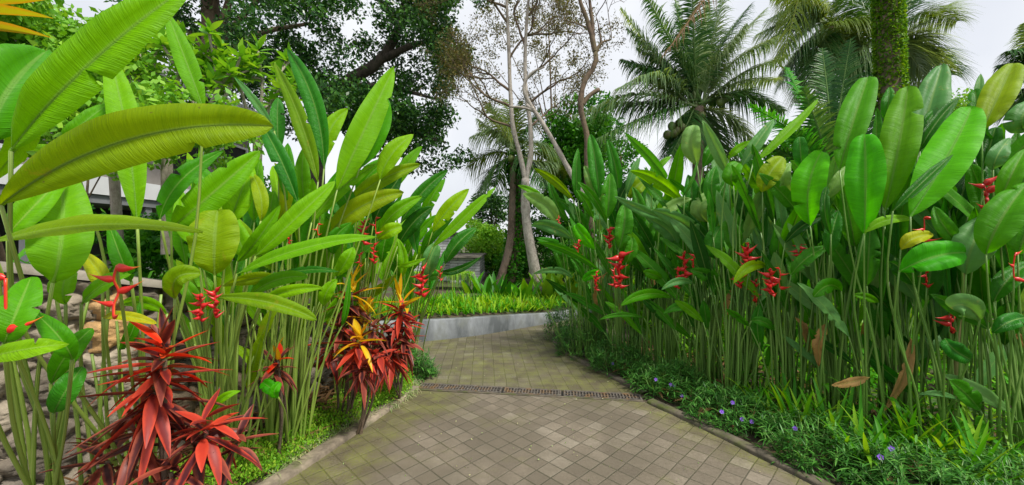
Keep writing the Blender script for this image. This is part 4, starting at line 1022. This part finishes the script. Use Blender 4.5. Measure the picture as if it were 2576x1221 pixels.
b = b[b[:, 0] < np.interp(b[:, 1], [2.2, 4, 5.5], [-3.7, -2.9, -3.2])]; N = len(b)
straps(mb, b, np.stack([rng.normal(0, .6, N), rng.normal(0, .6, N), np.ones(N)], 1), rng.uniform(.15, .5, N), rng.uniform(.02, .05, N), rng.uniform(.1, .9, N), 4, .25)
tag(mb.build('terrace_undergrowth', M['mid_foliage']), 'green undergrowth on the terrace above the stone wall', 'undergrowth', kind='stuff')
mb = MB(); blade_mesh(mb, (P(2188, 950, 3.1), P(2140, 962, 3.05), P(2092, 970, 3.0)), .07, R(20), seed=5, tears=3)
dl = mb.build('dead_leaf', M['brown_leaf']); tag(dl, 'withered orange brown leaf hanging among the right bank stems', 'dead leaf')

# ------------------------------------------------------------------ trees
def crown_pts(blobs, n, jit=1.0):
    """blobs: (x, y, z, r); leaf positions gathered in clumps near each blob's shell"""
    B = np.array(blobs, float); w_ = B[:, 3]**2; k = rng.choice(len(B), n, p=w_/w_.sum())
    d = nrm(rng.standard_normal((n, 3))); rad = B[k, 3]*rng.uniform(.25, 1.05, n)**.7
    return B[k, :3]+d*rad[:, None]*[1, 1, .8]
def px_blobs(region, Z, n, rmin, rmax, dz=1.0):
    """region circles (x, y, r) in the photo at distance Z -> n clumps in real space, spread in depth too"""
    reg = np.array(region, float); k = rng.choice(len(reg), n, p=reg[:, 2]**2/(reg[:, 2]**2).sum()); out = []
    for i in k:
        a = rng.uniform(0, 6.28); q = math.sqrt(rng.random())*reg[i, 2]; z = Z+rng.normal(0, dz)
        c = P(reg[i, 0]+math.cos(a)*q, reg[i, 1]+math.sin(a)*q, Z); c[1] = z; out.append((*c, rng.uniform(rmin, rmax)))
    return out
def limb(mb, pts, r0, r1, sides=8, n=18, wig=.02, knob=.05):
    p = spline(pts, n); p = p+np.cumsum(rng.normal(0, wig*.4, p.shape), 0)*np.linspace(0, 1, n)[:, None]*.6
    tube(mb, p, np.linspace(r0, r1, n), sides, rng.random(), knob=knob); return p
def grow(mb, p, d, L, r, depth, tips, spread=.6, up=.15, minr=.006, kids=(2, 3)):
    n = 5; pts = [p]; dd = nrm(d)
    for i in range(n):
        dd = nrm(dd+rng.normal(0, .16, 3)+np.array([0, 0, up*.3])); pts.append(pts[-1]+dd*L/n)
    pts = np.array(pts); tube(mb, pts, np.linspace(r, r*.62, n+1), 5 if depth < 2 else 6, rng.random(), False)
    tips.append(pts[-1])
    if depth <= 0: tips.append(pts[3]); return
    for k in range(rng.integers(kids[0], kids[1]+1)):
        a = rng.standard_normal(3); nd = nrm(dd+nrm(np.cross(dd, a))*spread*rng.uniform(.6, 1.3)+np.array([0, 0, up]))
        q = pts[-1] if k == 0 else pts[rng.integers(2, n+1)]
        grow(mb, q, nd, L*rng.uniform(.62, .85), max(minr, r*.58), depth-1, tips, spread, up, minr, kids)
def tree(label, root, name='broadleaf_tree', group=None): return empty(name, root, label, 'tree', group)

# dense dark tree behind the frangipani
t1 = tree('dense dark leaved tree with a pale trunk above the frangipani at upper left', P(530, 520, 10.5)*[1, 1, 0])
mb = MB(); limb(mb, [P(520, 700, 10.5)*[1, 1, 0], P(522, 300, 10.5), P(535, 100, 10.5), P(515, -150, 10.5)], .30, .2, 9)
for e in ((620, 40), (700, -40), (440, 60), (780, 60), (560, -200), (650, -180)): limb(mb, [P(530, 160, 10.5), P((530+e[0])/2, (150+e[1])/2-20, 10.4), P(*e, 10.2)], .12, .04, 6, 12)
mb.build('trunk', M['bark_brown'], t1)
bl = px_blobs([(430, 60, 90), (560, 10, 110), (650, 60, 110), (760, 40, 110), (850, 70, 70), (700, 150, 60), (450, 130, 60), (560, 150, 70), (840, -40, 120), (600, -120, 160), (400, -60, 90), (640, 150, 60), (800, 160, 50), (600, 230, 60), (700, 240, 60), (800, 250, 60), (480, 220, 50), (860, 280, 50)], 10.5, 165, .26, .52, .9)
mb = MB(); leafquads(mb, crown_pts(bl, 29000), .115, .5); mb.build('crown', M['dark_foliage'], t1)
# second dark tree: big ragged crown in the middle left
t2 = tree('large dark tree with ragged crown between the left heliconias and the sparse grey tree', P(880, 560, 11.5)*[1, 1, 0])
mb = MB(); limb(mb, [P(800, 700, 11.5)*[1, 1, 0], P(800, 400, 11.5), P(830, 240, 11.5), P(960, 150, 11.5), P(1040, -60, 11.5)], .28, .10, 8)
for s, e in (((830, 240), (900, 215)), ((850, 220), (1100, 250)), ((960, 150), (1150, 100)), ((900, 330), (1120, 360)), ((830, 240), (720, 180)), ((830, 300), (1000, 400)), ((1000, 60), (900, -40)), ((850, 230), (980, 300))): limb(mb, [P(*s, 11.5), P((s[0]+e[0])/2, (s[1]+e[1])/2-15, 11.3), P(*e, 11.3)], .13, .03, 6, 12)
mb.build('trunk', M['bark_dark'], t2)
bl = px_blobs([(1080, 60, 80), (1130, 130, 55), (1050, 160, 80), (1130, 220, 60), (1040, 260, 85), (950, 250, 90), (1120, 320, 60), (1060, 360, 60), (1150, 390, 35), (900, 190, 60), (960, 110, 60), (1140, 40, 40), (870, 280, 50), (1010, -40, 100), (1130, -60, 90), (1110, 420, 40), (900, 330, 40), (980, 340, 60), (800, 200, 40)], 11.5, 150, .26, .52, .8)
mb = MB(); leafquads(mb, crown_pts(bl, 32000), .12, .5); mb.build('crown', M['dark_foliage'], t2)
# pale twin-stemmed tree with a sparse crown
ZT = 9.4
t3 = tree('tall pale mottled tree forking into two thin stems at centre, sparse brown crown', P(1355, 755, ZT))
mb = MB()
limb(mb, [P(1358, 770, ZT), P(1352, 715, ZT), P(1338, 640, ZT), P(1325, 560, ZT), P(1321, 500, ZT), P(1322, 450, ZT)], .14, .09, 10, 22, .006)
limb(mb, [P(1322, 455, ZT), P(1308, 390, ZT), P(1292, 330, ZT), P(1284, 230, ZT), P(1280, 120, ZT), P(1272, -60, ZT)], .065, .028, 8, 22, .01)
limb(mb, [P(1322, 455, ZT), P(1335, 390, ZT), P(1334, 320, ZT), P(1322, 220, ZT), P(1322, 100, ZT), P(1335, -60, ZT)], .065, .028, 8, 22, .01)
tube(mb, spline([P(1358, 775, ZT), P(1357, 750, ZT), P(1355, 720, ZT)], 6), [.2, .165, .15, .142, .135, .13], 10)
tips = []; mb2 = MB()
for (x, y, dx, dz) in ((1284, 230, -.8, .6), (1281, 150, .7, .8), (1323, 200, .8, .6), (1322, 120, -.6, .8), (1290, 320, -.9, .5), (1334, 320, .9, .6), (1278, 60, -.7, .9), (1330, 40, .8, .9), (1280, 0, .3, 1), (1330, 260, .9, .25), (1322, 90, .9, .5), (1286, 270, -.9, .3), (1276, 20, -1, .5)):
    grow(mb2, P(x, y, ZT), (dx, rng.normal(0, .4), dz), .85, .032, 4, tips, .65, .1)
mb.build('trunk', M['bark_pale'], t3); mb2.build('branches', M['bark_brown'], t3)
tp = np.array(tips); k = rng.integers(0, len(tp), 17000); mb = MB(); leafquads(mb, tp[k]+rng.normal(0, .085, (17000, 3)), .055, .45, up=.6); mb.build('crown', M['dry_foliage'], t3)
# bare twisted tree right of centre
ZB = 8.2
t4 = tree('bare twisted grey tree with a sawn stub, between the twin stems and the coconut palm', P(1478, 600, ZB)*[1, 1, 0], 'bare_tree')
mb = MB(); limb(mb, [P(1520, 790, ZB), P(1490, 600, ZB), P(1478, 420, ZB), P(1476, 340, ZB), P(1460, 270, ZB), P(1472, 200, ZB), P(1498, 160, ZB), P(1497, 125, ZB)], .10, .05, 8, 26, .006, .08)
limb(mb, [P(1497, 130, ZB), P(1488, 90, ZB), P(1480, 60, ZB), P(1458, 0, ZB), P(1450, -50, ZB)], .06, .03, 7, 14, .008)
limb(mb, [P(1492, 110, ZB), P(1490, 60, ZB), P(1483, 0, ZB), P(1480, -50, ZB)], .045, .025, 7, 12, .008)
limb(mb, [P(1497, 135, ZB), P(1512, 110, ZB), P(1538, 98, ZB)], .05, .012, 6, 10)
limb(mb, [P(1512, 112, ZB), P(1508, 80, ZB), P(1500, 40, ZB)], .025, .006, 5, 10)
limb(mb, [P(1466, 262, ZB), P(1485, 240, ZB), P(1508, 226, ZB)], .05, .045, 7, 8)
limb(mb, [P(1476, 70, ZB), P(1450, 60, ZB), P(1420, 52, ZB)], .02, .006, 5, 8)
tips = []
for x, y in ((1538, 98), (1500, 40), (1458, 0), (1420, 52), (1483, 0), (1488, 60)): grow(mb, P(x, y, ZB), (rng.normal(0, .6), rng.normal(0, .3), .8), .5, .011, 3, tips, .6, .1, .004)
mb.build('trunk', M['bark_brown'], t4)
t5 = tree('leaning bare limb tree whose pale trunk slants left toward the twin stems', P(1428, 600, 8.8)*[1, 1, 0], 'bare_tree')
mb = MB(); limb(mb, [P(1560, 780, 8.8), P(1490, 540, 8.8), P(1430, 425, 8.8), P(1400, 370, 8.8), P(1365, 310, 8.8), P(1345, 280, 8.8), P(1325, 265, 8.8)], .085, .045, 8, 24, .006, .08)
limb(mb, [P(1345, 280, 8.8), P(1320, 272, 8.8), P(1280, 272, 8.8)], .04, .02, 6, 10)
limb(mb, [P(1340, 275, 8.8), P(1318, 220, 8.8), P(1340, 180, 8.8), P(1372, 165, 8.8)], .05, .02, 6, 14)
mb.build('trunk', M['bark_pale'], t5)
# ivy clad trunk behind twin tree
t6 = tree('dark ivy wrapped trunk just behind the pale twin tree at centre', P(1302, 720, 10.5)*[1, 1, 0]+[0, 0, .4])
mb = MB(); pth = limb(mb, [P(1285, 740, 10.5), P(1290, 650, 10.5), P(1305, 560, 10.5), P(1306, 480, 10.5), P(1300, 400, 10.5)], .2, .16, 9); mb.build('trunk', M['bark_brown'], t6)
mb = MB(); k = rng.integers(0, len(pth), 4200); a = nrm(rng.standard_normal((4200, 3))); leafquads(mb, pth[k]+a*[.26, .26, .35], .09, .8); mb.build('ivy', M['mid_foliage'], t6)
# thin slanting second trunk (coconut palm in the middle distance) + palms
def frond(mb, pts, Lf, hang=.55, n=70, w=.05, start=.12, rnd=None):
    c = spline(pts, 22); T = nrm(np.gradient(c, axis=0)); tube(mb, c, np.linspace(.028, .006, 22), 5, .9, False)
    t = np.linspace(start, .985, n); idx = t*21; C = np.stack([np.interp(idx, np.arange(22), c[:, i]) for i in range(3)], 1); TT = nrm(np.stack([np.interp(idx, np.arange(22), T[:, i]) for i in range(3)], 1))
    prof = np.sin(np.pi*np.clip(t, .05, .97)**.8)**.55*(1-.25*t)
    S = nrm(np.cross(TT, [0, 0, 1])); U = nrm(np.cross(S, TT))
    for s in (-1, 1):
        d = nrm(S*s*1.0+TT*.65+U*.15+rng.normal(0, .09, (n, 3)))
        straps(mb, C, d, Lf*prof*rng.uniform(.85, 1.08, n), w*rng.uniform(.7, 1.1, n), hang*rng.uniform(.6, 1.5, n), 5, .35, (rng.random()*.5+rng.random(n)*.5) if rnd is None else rnd, hint=U, prof='blade')
def palm(label, Zc, center, trunk, fr, Lf, trunk_r=.16, nuts=(), mats=('frond_green',), group='coconut palms', hang=.6, n=92, w=.036, tz=None):
    o = empty('coconut_palm', P(*trunk[-1], Zc)*[1, 1, 0], label, 'palm', group)
    pts = [P(x, y, Zc) for x, y in trunk]
    mb = MB(); p = spline(pts, 34); r = np.linspace(trunk_r*.8, trunk_r, 34)*(1+.05*(np.arange(34) % 2)); tube(mb, p, r, 10, .5); mb.build('trunk', M['bark_palm'], o)
    c = P(*center, Zc)
    for i, f in enumerate(fr):
        (x1, y1, x2, y2), dz, mt = f[:4], (f[4] if len(f) > 4 else rng.normal(0, .6)), (f[5] if len(f) > 5 else mats[i % len(mats)])
        mb = MB(); frond(mb, [c+rng.normal(0, .05, 3), P(x1, y1, Zc+dz*.5), P(x2, y2, Zc+dz)], Lf, hang, n, w); mb.build('frond', M[mt], o)
    for x, y in nuts:
        mb = MB(); q = P(x, y, Zc-.25); k = 9; a = np.linspace(0, np.pi, k); tube(mb, q+np.stack([0*a, 0*a, np.cos(a)*.10], 1), np.sin(a)*.08+.004, 9, .5, False); mb.build('coconut', M['coconut_skin'], o)
    return o
palm('coconut palm with green nuts and drooping fronds right of centre', 8.8, (1755, 262), [(1758, 270), (1756, 420), (1752, 790)],
 [(1640, 190, 1548, 225, -.5, 'frond_light'), (1600, 238, 1440, 292, -.3), (1640, 288, 1495, 352, -.4), (1650, 140, 1560, 20, .3), (1690, 110, 1615, -30, -.2), (1720, 90, 1680, -70, .5), (1745, 90, 1740, -60, -.8),
  (1790, 110, 1830, -40, .3, 'frond_light'), (1830, 130, 1930, 20, .6, 'frond_light'), (1860, 190, 1985, 140, 0, 'frond_light'), (1860, 235, 1975, 280, -.3), (1830, 290, 1905, 380, -.3), (1725, 320, 1688, 390, -.4), (1785, 320, 1815, 400, .3),
  (1700, 180, 1600, 120, .8), (1800, 170, 1880, 60, -.6), (1770, 150, 1780, 10, .9, 'frond_light'), (1690, 230, 1600, 160, .9), (1800, 250, 1900, 220, .9), (1740, 300, 1740, 380, .5),
  (1670, 160, 1575, 70, .5), (1700, 130, 1640, 20, 1.), (1725, 130, 1700, 10, .3), (1760, 120, 1790, -20, -.2), (1810, 120, 1890, 10, .2), (1840, 160, 1960, 90, -.4), (1690, 200, 1560, 150, .4), (1850, 210, 1960, 200, .6), (1640, 260, 1530, 260, .6)],
 1.0, .14, [(1690, 318), (1702, 330), (1708, 312), (1696, 336), (1820, 252), (1830, 246), (1812, 258), (1678, 340), (1716, 322), (1765, 292)], ('frond_green', 'frond_light'))
palm('small distant coconut palm with a slender leaning trunk left of the twin stems', 10.3, (1292, 385), [(1292, 395), (1290, 500), (1282, 620), (1254, 722)],
 [(1240, 330, 1185, 345), (1235, 385, 1178, 420), (1245, 420, 1208, 485), (1340, 360, 1405, 385), (1345, 385, 1425, 440), (1330, 320, 1360, 270), (1255, 310, 1225, 262), (1285, 310, 1270, 250), (1335, 410, 1370, 470), (1260, 350, 1200, 300), (1300, 320, 1310, 255), (1265, 420, 1240, 470), (1325, 400, 1400, 410)],
 1.15, .11, [(1285, 400), (1300, 405)], ('frond_light', 'frond_olive', 'frond_green'), n=50)
# ivy covered palm: crown above the picture
pv = palm('thick coconut palm trunk wrapped in climbing ivy, its crown above the picture', 6.4, (2225, -330), [(2222, -330), (2228, 0), (2238, 240), (2252, 700)],
 [(2000, -260, 1665, 145, -.6, 'frond_brown'), (2110, -260, 1958, 175, -.5, 'frond_olive'), (2080, -330, 1790, -60, .8), (2200, -420, 2050, -160, 1.5, 'frond_light'), (2380, -330, 2560, -140, .5), (2350, -420, 2480, -330, 1.2), (2120, -420, 1960, -300, 1, 'frond_green'), (2240, -450, 2290, -500, -1)],
 .85, .155, (), ('frond_green',), n=64)
mb = MB(); N = 17000; z = rng.uniform(0, 1, N); z = z[rng.random(N) < np.interp(z, [0, .3, .5, 1], [.10, .22, .85, 1])]; N = len(z)
ax_ = np.stack([np.interp(z, [0, 1], [P(2246, 520, 6.4)[i], P(2224, -250, 6.4)[i]]) for i in range(3)], 1); a = rng.uniform(0, 6.28, N)
ax_[:, 0] += np.cos(a)*.175+.02; ax_[:, 1] += np.sin(a)*.175; leafquads(mb, ax_, .05, .7, np.stack([np.cos(a)*.5, np.sin(a)*.5, -.5+0*a], 1)); mb.build('ivy', M['ivy_foliage'], pv)
palm('coconut palm behind the ivy trunk with fronds fanning right against the sky', 11.5, (2240, 100), [(2240, 110), (2240, 300), (2236, 700)],
 [(2330, 30, 2408, 55, 0, 'frond_olive'), (2310, 90, 2350, 135, -.3), (2320, 140, 2395, 190, .3), (2290, 10, 2340, -30, .5), (2320, 60, 2400, 5, .6, 'frond_light'), (2300, 150, 2330, 230, -.3), (2180, 20, 2110, -10), (2160, 60, 2080, 60, -.5, 'frond_olive'), (2170, 120, 2100, 180, 0, 'frond_light'), (2200, 20, 2160, -60), (2250, 10, 2260, -80), (2290, 120, 2345, 160), (2180, 150, 2150, 240)],
 1.5, .15, [(2232, 130)], ('frond_green', 'frond_light'))
palm('palm crown half seen near the top just right of the nut bearing palm', 12, (2085, 60), [(2085, 70), (2090, 300), (2100, 700)],
 [(2010, 20, 1930, 50, 0, 'frond_light'), (2020, 80, 1950, 150, 0, 'frond_light'), (2050, -20, 2000, -80, .4), (2120, -10, 2160, -60, 0, 'frond_olive'), (2140, 60, 2190, 120), (2070, 120, 2040, 220, -.4, 'frond_light'), (2110, 120, 2130, 220, .4, 'frond_light'), (2000, 50, 1900, 90, .5, 'frond_light'), (2040, 20, 1960, -40, -.5, 'frond_olive'), (2020, 120, 1960, 220, .2, 'frond_green'), (2040, 140, 2000, 260, 0, 'frond_light'), (2060, -10, 2050, -80), (2010, 60, 1920, 110, .2, 'frond_light'), (2030, 110, 1960, 190, .8), (2060, 130, 2060, 250, -.6), (2110, 40, 2180, 70, .5, 'frond_olive'), (2120, 90, 2170, 190, 0, 'frond_light'), (2020, 0, 1940, -10, .8)],
 1.25, .14, (), ('frond_green', 'frond_light'))
palm('young trunkless palm raising broad dark fronds between the tall paddle leaves', 6.2, (2112, 520), [(2112, 520), (2112, 600), (2112, 855)],
 [(2108, 300, 2140, 98, .3, 'frond_green'), (2088, 300, 2068, 120, .5, 'frond_green'), (1990, 330, 1882, 262, 0, 'frond_bright'), (2000, 400, 1905, 360, .3), (2190, 300, 2235, 200, .6), (2030, 280, 1980, 170, .6, 'frond_bright'), (2180, 400, 2255, 330, .3, 'frond_light'), (2060, 330, 2020, 220, -.2), (2150, 330, 2190, 240, -.1)],
 .62, .10, (), ('frond_green',), 'young palms', .25, 60, .04)
palm('palm cut off by the right frame edge with thin fronds over the sky', 9.5, (2640, 190), [(2640, 200), (2640, 400), (2640, 760)],
 [(2590, 130, 2530, 130, 0), (2570, 190, 2505, 215, 0), (2580, 230, 2540, 290, 0), (2600, 120, 2570, 60, 0), (2700, 140, 2780, 180, 0), (2680, 240, 2730, 320, 0), (2575, 160, 2510, 165, .5), (2650, 90, 2650, 0, 0)], .85, .13, (), ('frond_green', 'frond_light'))

# leafy background trees and bushes
def bushtree(label, x, y, Z, region, mat, nb, n, rmin, rmax, size, tr=.08, name='broadleaf_tree', asp=.5, cat='tree', dz=.6, ground=.3):
    o = empty(name, P(x, y, Z)*[1, 1, 0]+[0, 0, ground], label, cat); mb = MB(); top = P(region[0][0], region[0][1], Z)
    b = np.array([P(x, y, Z)[0], Z, ground]); limb(mb, [b, (b+top)/2, top], tr, tr*.4, 7, 12)
    for rg in region[1:5]:
        e = P(rg[0], rg[1], Z); limb(mb, [(b+top)/2, (e+(b+top)/2)/2+[0, 0, .1], e], tr*.5, tr*.2, 5, 8)
    mb.build('trunk', M['bark_brown'], o); mb = MB(); leafquads(mb, crown_pts(px_blobs(region, Z, nb, rmin, rmax, dz), n), size, asp); mb.build('crown', M[mat], o); return o
bushtree('bright green leafy tree seen behind the leaning limb, right of the twin stems', 1470, 600, 12, [(1470, 330, 70), (1420, 320, 50), (1520, 300, 45), (1440, 380, 60), (1510, 370, 50), (1400, 400, 40)], 'mid_foliage', 60, 13000, .25, .5, .12)
bushtree('yellow-green round tree beyond the stone building, left of the slanting palm trunk', 1200, 700, 13, [(1215, 620, 45), (1180, 640, 40), (1250, 640, 40), (1230, 600, 30), (1195, 590, 25)], 'fresh_foliage', 50, 11000, .2, .42, .10)
bushtree('dark green shrub mass behind the foot of the twin stems', 1330, 740, 12.5, [(1300, 660, 50), (1370, 650, 50), (1420, 650, 45), (1260, 680, 40), (1390, 600, 45), (1340, 600, 45), (1420, 590, 40)], 'mid_foliage', 80, 17000, .2, .4, .10, name='shrub', cat='shrub')
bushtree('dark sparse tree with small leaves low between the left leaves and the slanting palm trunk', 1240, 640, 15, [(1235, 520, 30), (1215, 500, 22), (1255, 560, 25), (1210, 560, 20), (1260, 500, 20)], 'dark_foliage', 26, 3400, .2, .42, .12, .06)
bushtree('fine leafed dry tree filling the sky above the bare twisted tree', 1400, 600, 13, [(1380, 60, 60), (1250, 60, 60), (1230, 150, 40), (1400, 170, 55), (1340, 100, 60), (1215, 230, 40), (1420, 240, 35), (1250, 300, 50), (1380, 300, 40), (1300, 20, 60)], 'dry_foliage', 170, 8000, .10, .26, .07, .05)
bushtree('dark foliage tree behind the hanging palm fronds right of centre', 1560, 700, 13, [(1560, 390, 45), (1420, 470, 50), (1380, 520, 50), (1480, 480, 60), (1560, 470, 50), (1620, 520, 40), (1400, 440, 40)], 'mid_foliage', 60, 10000, .25, .5, .12)
bushtree('olive leafed tree top behind the ivy wrapped palm', 2290, 600, 14, [(2310, 260, 40), (2290, 310, 50), (2340, 300, 35), (2200, 280, 50)], 'fresh_foliage', 30, 4500, .3, .5, .12)
bushtree('shadowy hedge tree filling the gap behind the nut bearing palm base', 1900, 800, 9.5, [(1900, 460, 70), (1830, 520, 70), (1990, 430, 70), (2080, 440, 70), (1760, 560, 60), (1960, 520, 80), (2050, 360, 60)], 'mid_foliage', 70, 12000, .3, .5, .14)
bushtree('bright shrub glimpsed low through the parallel stems at right', 2000, 900, 6.6, [(1800, 760, 90), (1950, 780, 90), (2080, 800, 90), (1700, 760, 70), (2200, 820, 90)], 'fresh_foliage', 70, 15000, .2, .4, .11, name='shrub', cat='shrub', ground=0)
bushtree('light green shrub behind the rightmost stems', 2450, 900, 5.5, [(2400, 850, 120), (2560, 800, 120), (2520, 950, 110), (2330, 760, 90), (2300, 930, 80)], 'fresh_foliage', 50, 9000, .15, .35, .10, name='shrub', cat='shrub', ground=0)
bushtree('deep green shrub wall behind the right heliconias', 2200, 800, 8.5, [(1520, 650, 80), (1620, 640, 90), (1760, 660, 90), (1900, 640, 100), (2050, 620, 110), (2200, 600, 120), (2350, 580, 120), (2480, 560, 120)], 'mid_foliage', 110, 17000, .3, .5, .14, name='hedge', cat='hedge', ground=0)
bushtree('light green small leafed shrub above the stone wall at far left', 200, 560, 3.6, [(230, 310, 50), (160, 330, 60), (100, 250, 60), (330, 380, 60), (60, 330, 60), (240, 200, 40), (120, 180, 40), (60, 60, 70), (160, 90, 60), (260, 120, 50), (330, 180, 40), (10, 130, 60), (230, 60, 40), (420, 250, 50), (500, 290, 50), (570, 310, 40), (360, 290, 50), (480, 340, 40)], 'fresh_foliage', 140, 12500, .10, .22, .07, .015, name='shrub', cat='shrub', dz=.3, ground=1.2)
bushtree('dark green shrub on the terrace below the house canopy', 560, 600, 5.2, [(480, 620, 70), (620, 560, 70), (700, 600, 80), (350, 620, 60), (800, 620, 60), (640, 480, 50), (250, 600, 50)], 'mid_foliage', 70, 10000, .12, .3, .09, .02, name='shrub', cat='shrub', dz=.3, ground=.9)
# frangipani: forked pale stubs with leaf whorls
def frangipani(label, base, forks, Z, g):
    o = empty('frangipani_tree', [base[0], base[1], base[2]], label, 'tree', 'frangipani trees'); mb = MB(); tips = []
    for (x0, y0, x1, y1, r) in forks:
        a, b = P(x0, y0, Z), P(x1, y1, Z+rng.normal(0, .12)); p = spline([a, (a+b)/2+np.array([(b-a)[0]*.12, 0, -.04]), b], 9); tube(mb, p, np.linspace(r, r*.75, 9), 8, rng.random()); tips.append(b)
        for k in range(3):
            d = nrm(nrm(b-a)+rng.normal(0, .6, 3)); q = b+d*rng.uniform(.12, .3); tube(mb, np.array([b, (b+q)/2, q]), r*.65, 7, .5); tips.append(q)
    tube(mb, spline([np.array(base), P(forks[0][0], forks[0][1], Z)], 8), .05, 8); mb.build('trunk', M['bark_frangipani'], o)
    mb = MB()
    for q in tips[g:]: rosette(mb, q, 16, .17, .045, -.2, 1.2, .2)
    mb.build('crown', M['fresh_foliage'], o)
frangipani('frangipani with pale forked branches behind the arching olive leaf', P(420, 640, 4.0), [(420, 270, 370, 170, .024), (420, 270, 450, 180, .022), (420, 262, 330, 160, .022), (450, 320, 560, 210, .022), (500, 300, 470, 150, .02), (520, 290, 590, 190, .02), (430, 290, 500, 240, .02), (370, 240, 390, 140, .018), (560, 280, 540, 160, .018)], 4.0, 2)
frangipani('smaller frangipani with green leaf whorls left of the tall upright leaves', P(640, 640, 4.4), [(650, 300, 660, 200, .02), (650, 300, 700, 190, .02), (640, 330, 600, 200, .02), (690, 260, 730, 220, .018), (640, 330, 680, 260, .018), (620, 300, 560, 230, .018)], 4.4, 1)
frangipani('low frangipani with bare pale stubs beside the house canopy', P(300, 640, 4.6), [(280, 330, 230, 180, .02), (280, 330, 290, 240, .02), (420, 480, 400, 350, .03), (290, 300, 330, 230, .018), (250, 320, 200, 300, .016)], 4.6, 3)
# broad-leaved clumps planted behind the grassy bed
def canna(x, y, Z, n_, h, kind, lb):
    c = P(x, y, Z); o = empty('canna_clump', c, lb, 'plant', 'broad leaved clumps behind the concrete wall'); mb = MB()
    a = rng.uniform(0, 6.28, n_); straps(mb, c+rng.normal(0, .10, (n_, 3))*[1, 1, .2], np.stack([np.cos(a)*.5, np.sin(a)*.4, np.ones(n_)], 1), h*1.6*rng.uniform(.6, 1.1, n_), h*.27, rng.uniform(.05, .35, n_), 7, .3); mb.build('leaves', M[kind], o)
for q in ((1215, 765, 8.8, 16, .62, 'grass_foliage', 'tall broad leaved clump right beside the hanging planter'), (1240, 765, 8.6, 14, .5, 'mid_foliage', 'dark broad leaved clump at the foot of the slanting palm trunk'), (1275, 768, 8.6, 14, .5, 'mid_foliage', 'dark broad leaved clump midway between the two trunk bases'),
          (1310, 770, 8.7, 14, .55, 'grass_foliage', 'green broad leaved clump left of the mottled trunk base'), (1385, 765, 9, 18, .62, 'lime_foliage', 'lime broad leaved clump just right of the mottled trunk base'), (1420, 765, 9, 18, .66, 'lime_foliage', 'lime broad leaved clump second to the right of the mottled trunk base'),
          (1455, 765, 9, 18, .66, 'lime_foliage', 'lime broad leaved clump tucked against the right heliconia bank'), (1340, 772, 9.8, 14, .6, 'grass_foliage', 'green broad leaved clump directly behind the mottled trunk base'), (1300, 792, 8.1, 22, .26, 'croton_leaf', 'small golden yellow shrub in the grassy bed'),
          (1330, 795, 8.0, 16, .18, 'cordyline_dark', 'small dark red plant beside the golden shrub in the bed'), (1250, 792, 8.0, 12, .16, 'cordyline_red', 'tiny reddish plant left of the golden shrub in the bed'), (1415, 792, 8.3, 16, .2, 'cordyline_dark', 'small dark red plant at the right end of the grassy bed')):
    canna(*q)
mb = MB(); N = 2600; side_ = rng.random(N) < .5; Y = rng.uniform(1.6, 6, N)
X = np.where(side_, np.interp(Y, [1.6, 2.6, 4.1, 6], [2.6, 2.2, 1.3, .9])+rng.uniform(.1, 2.2, N), np.interp(Y, [1.6, 2.6, 4.1, 6], [-2.2, -1.7, -1.1, -1.4])-rng.uniform(.1, .9, N))
a = rng.uniform(0, 6.28, N); straps(mb, np.stack([X, Y, rng.uniform(.01, .08, N)], 1), np.stack([np.cos(a), np.sin(a), rng.uniform(-.1, .35, N)], 1), rng.uniform(.06, .3, N), rng.uniform(.01, .045, N), rng.uniform(0, .5, N), 4, .5)
tag(mb.build('leaf_litter', M['frond_brown']), 'dry brown leaf litter on the soil under both planted banks', 'litter', kind='stuff')
# fallen bits on the paving
mb = MB(); N = 420; X = rng.uniform(-1.6, 1.9, N); Y = rng.uniform(2.3, 7, N); ok = (X > np.interp(Y, [2.3, 4.1, 7], [-1.5, -.9, -.6])) & (X < np.interp(Y, [2.3, 4, 5, 7], [2.0, 1.2, .85, .6]))
leafquads(mb, np.stack([X, Y, np.full(N, .012)], 1)[ok], .016, .5); tag(mb.build('fallen_leaves', M['tuft_foliage']), 'scattered tiny fallen petals and leaf bits on the paving', 'litter', kind='stuff')
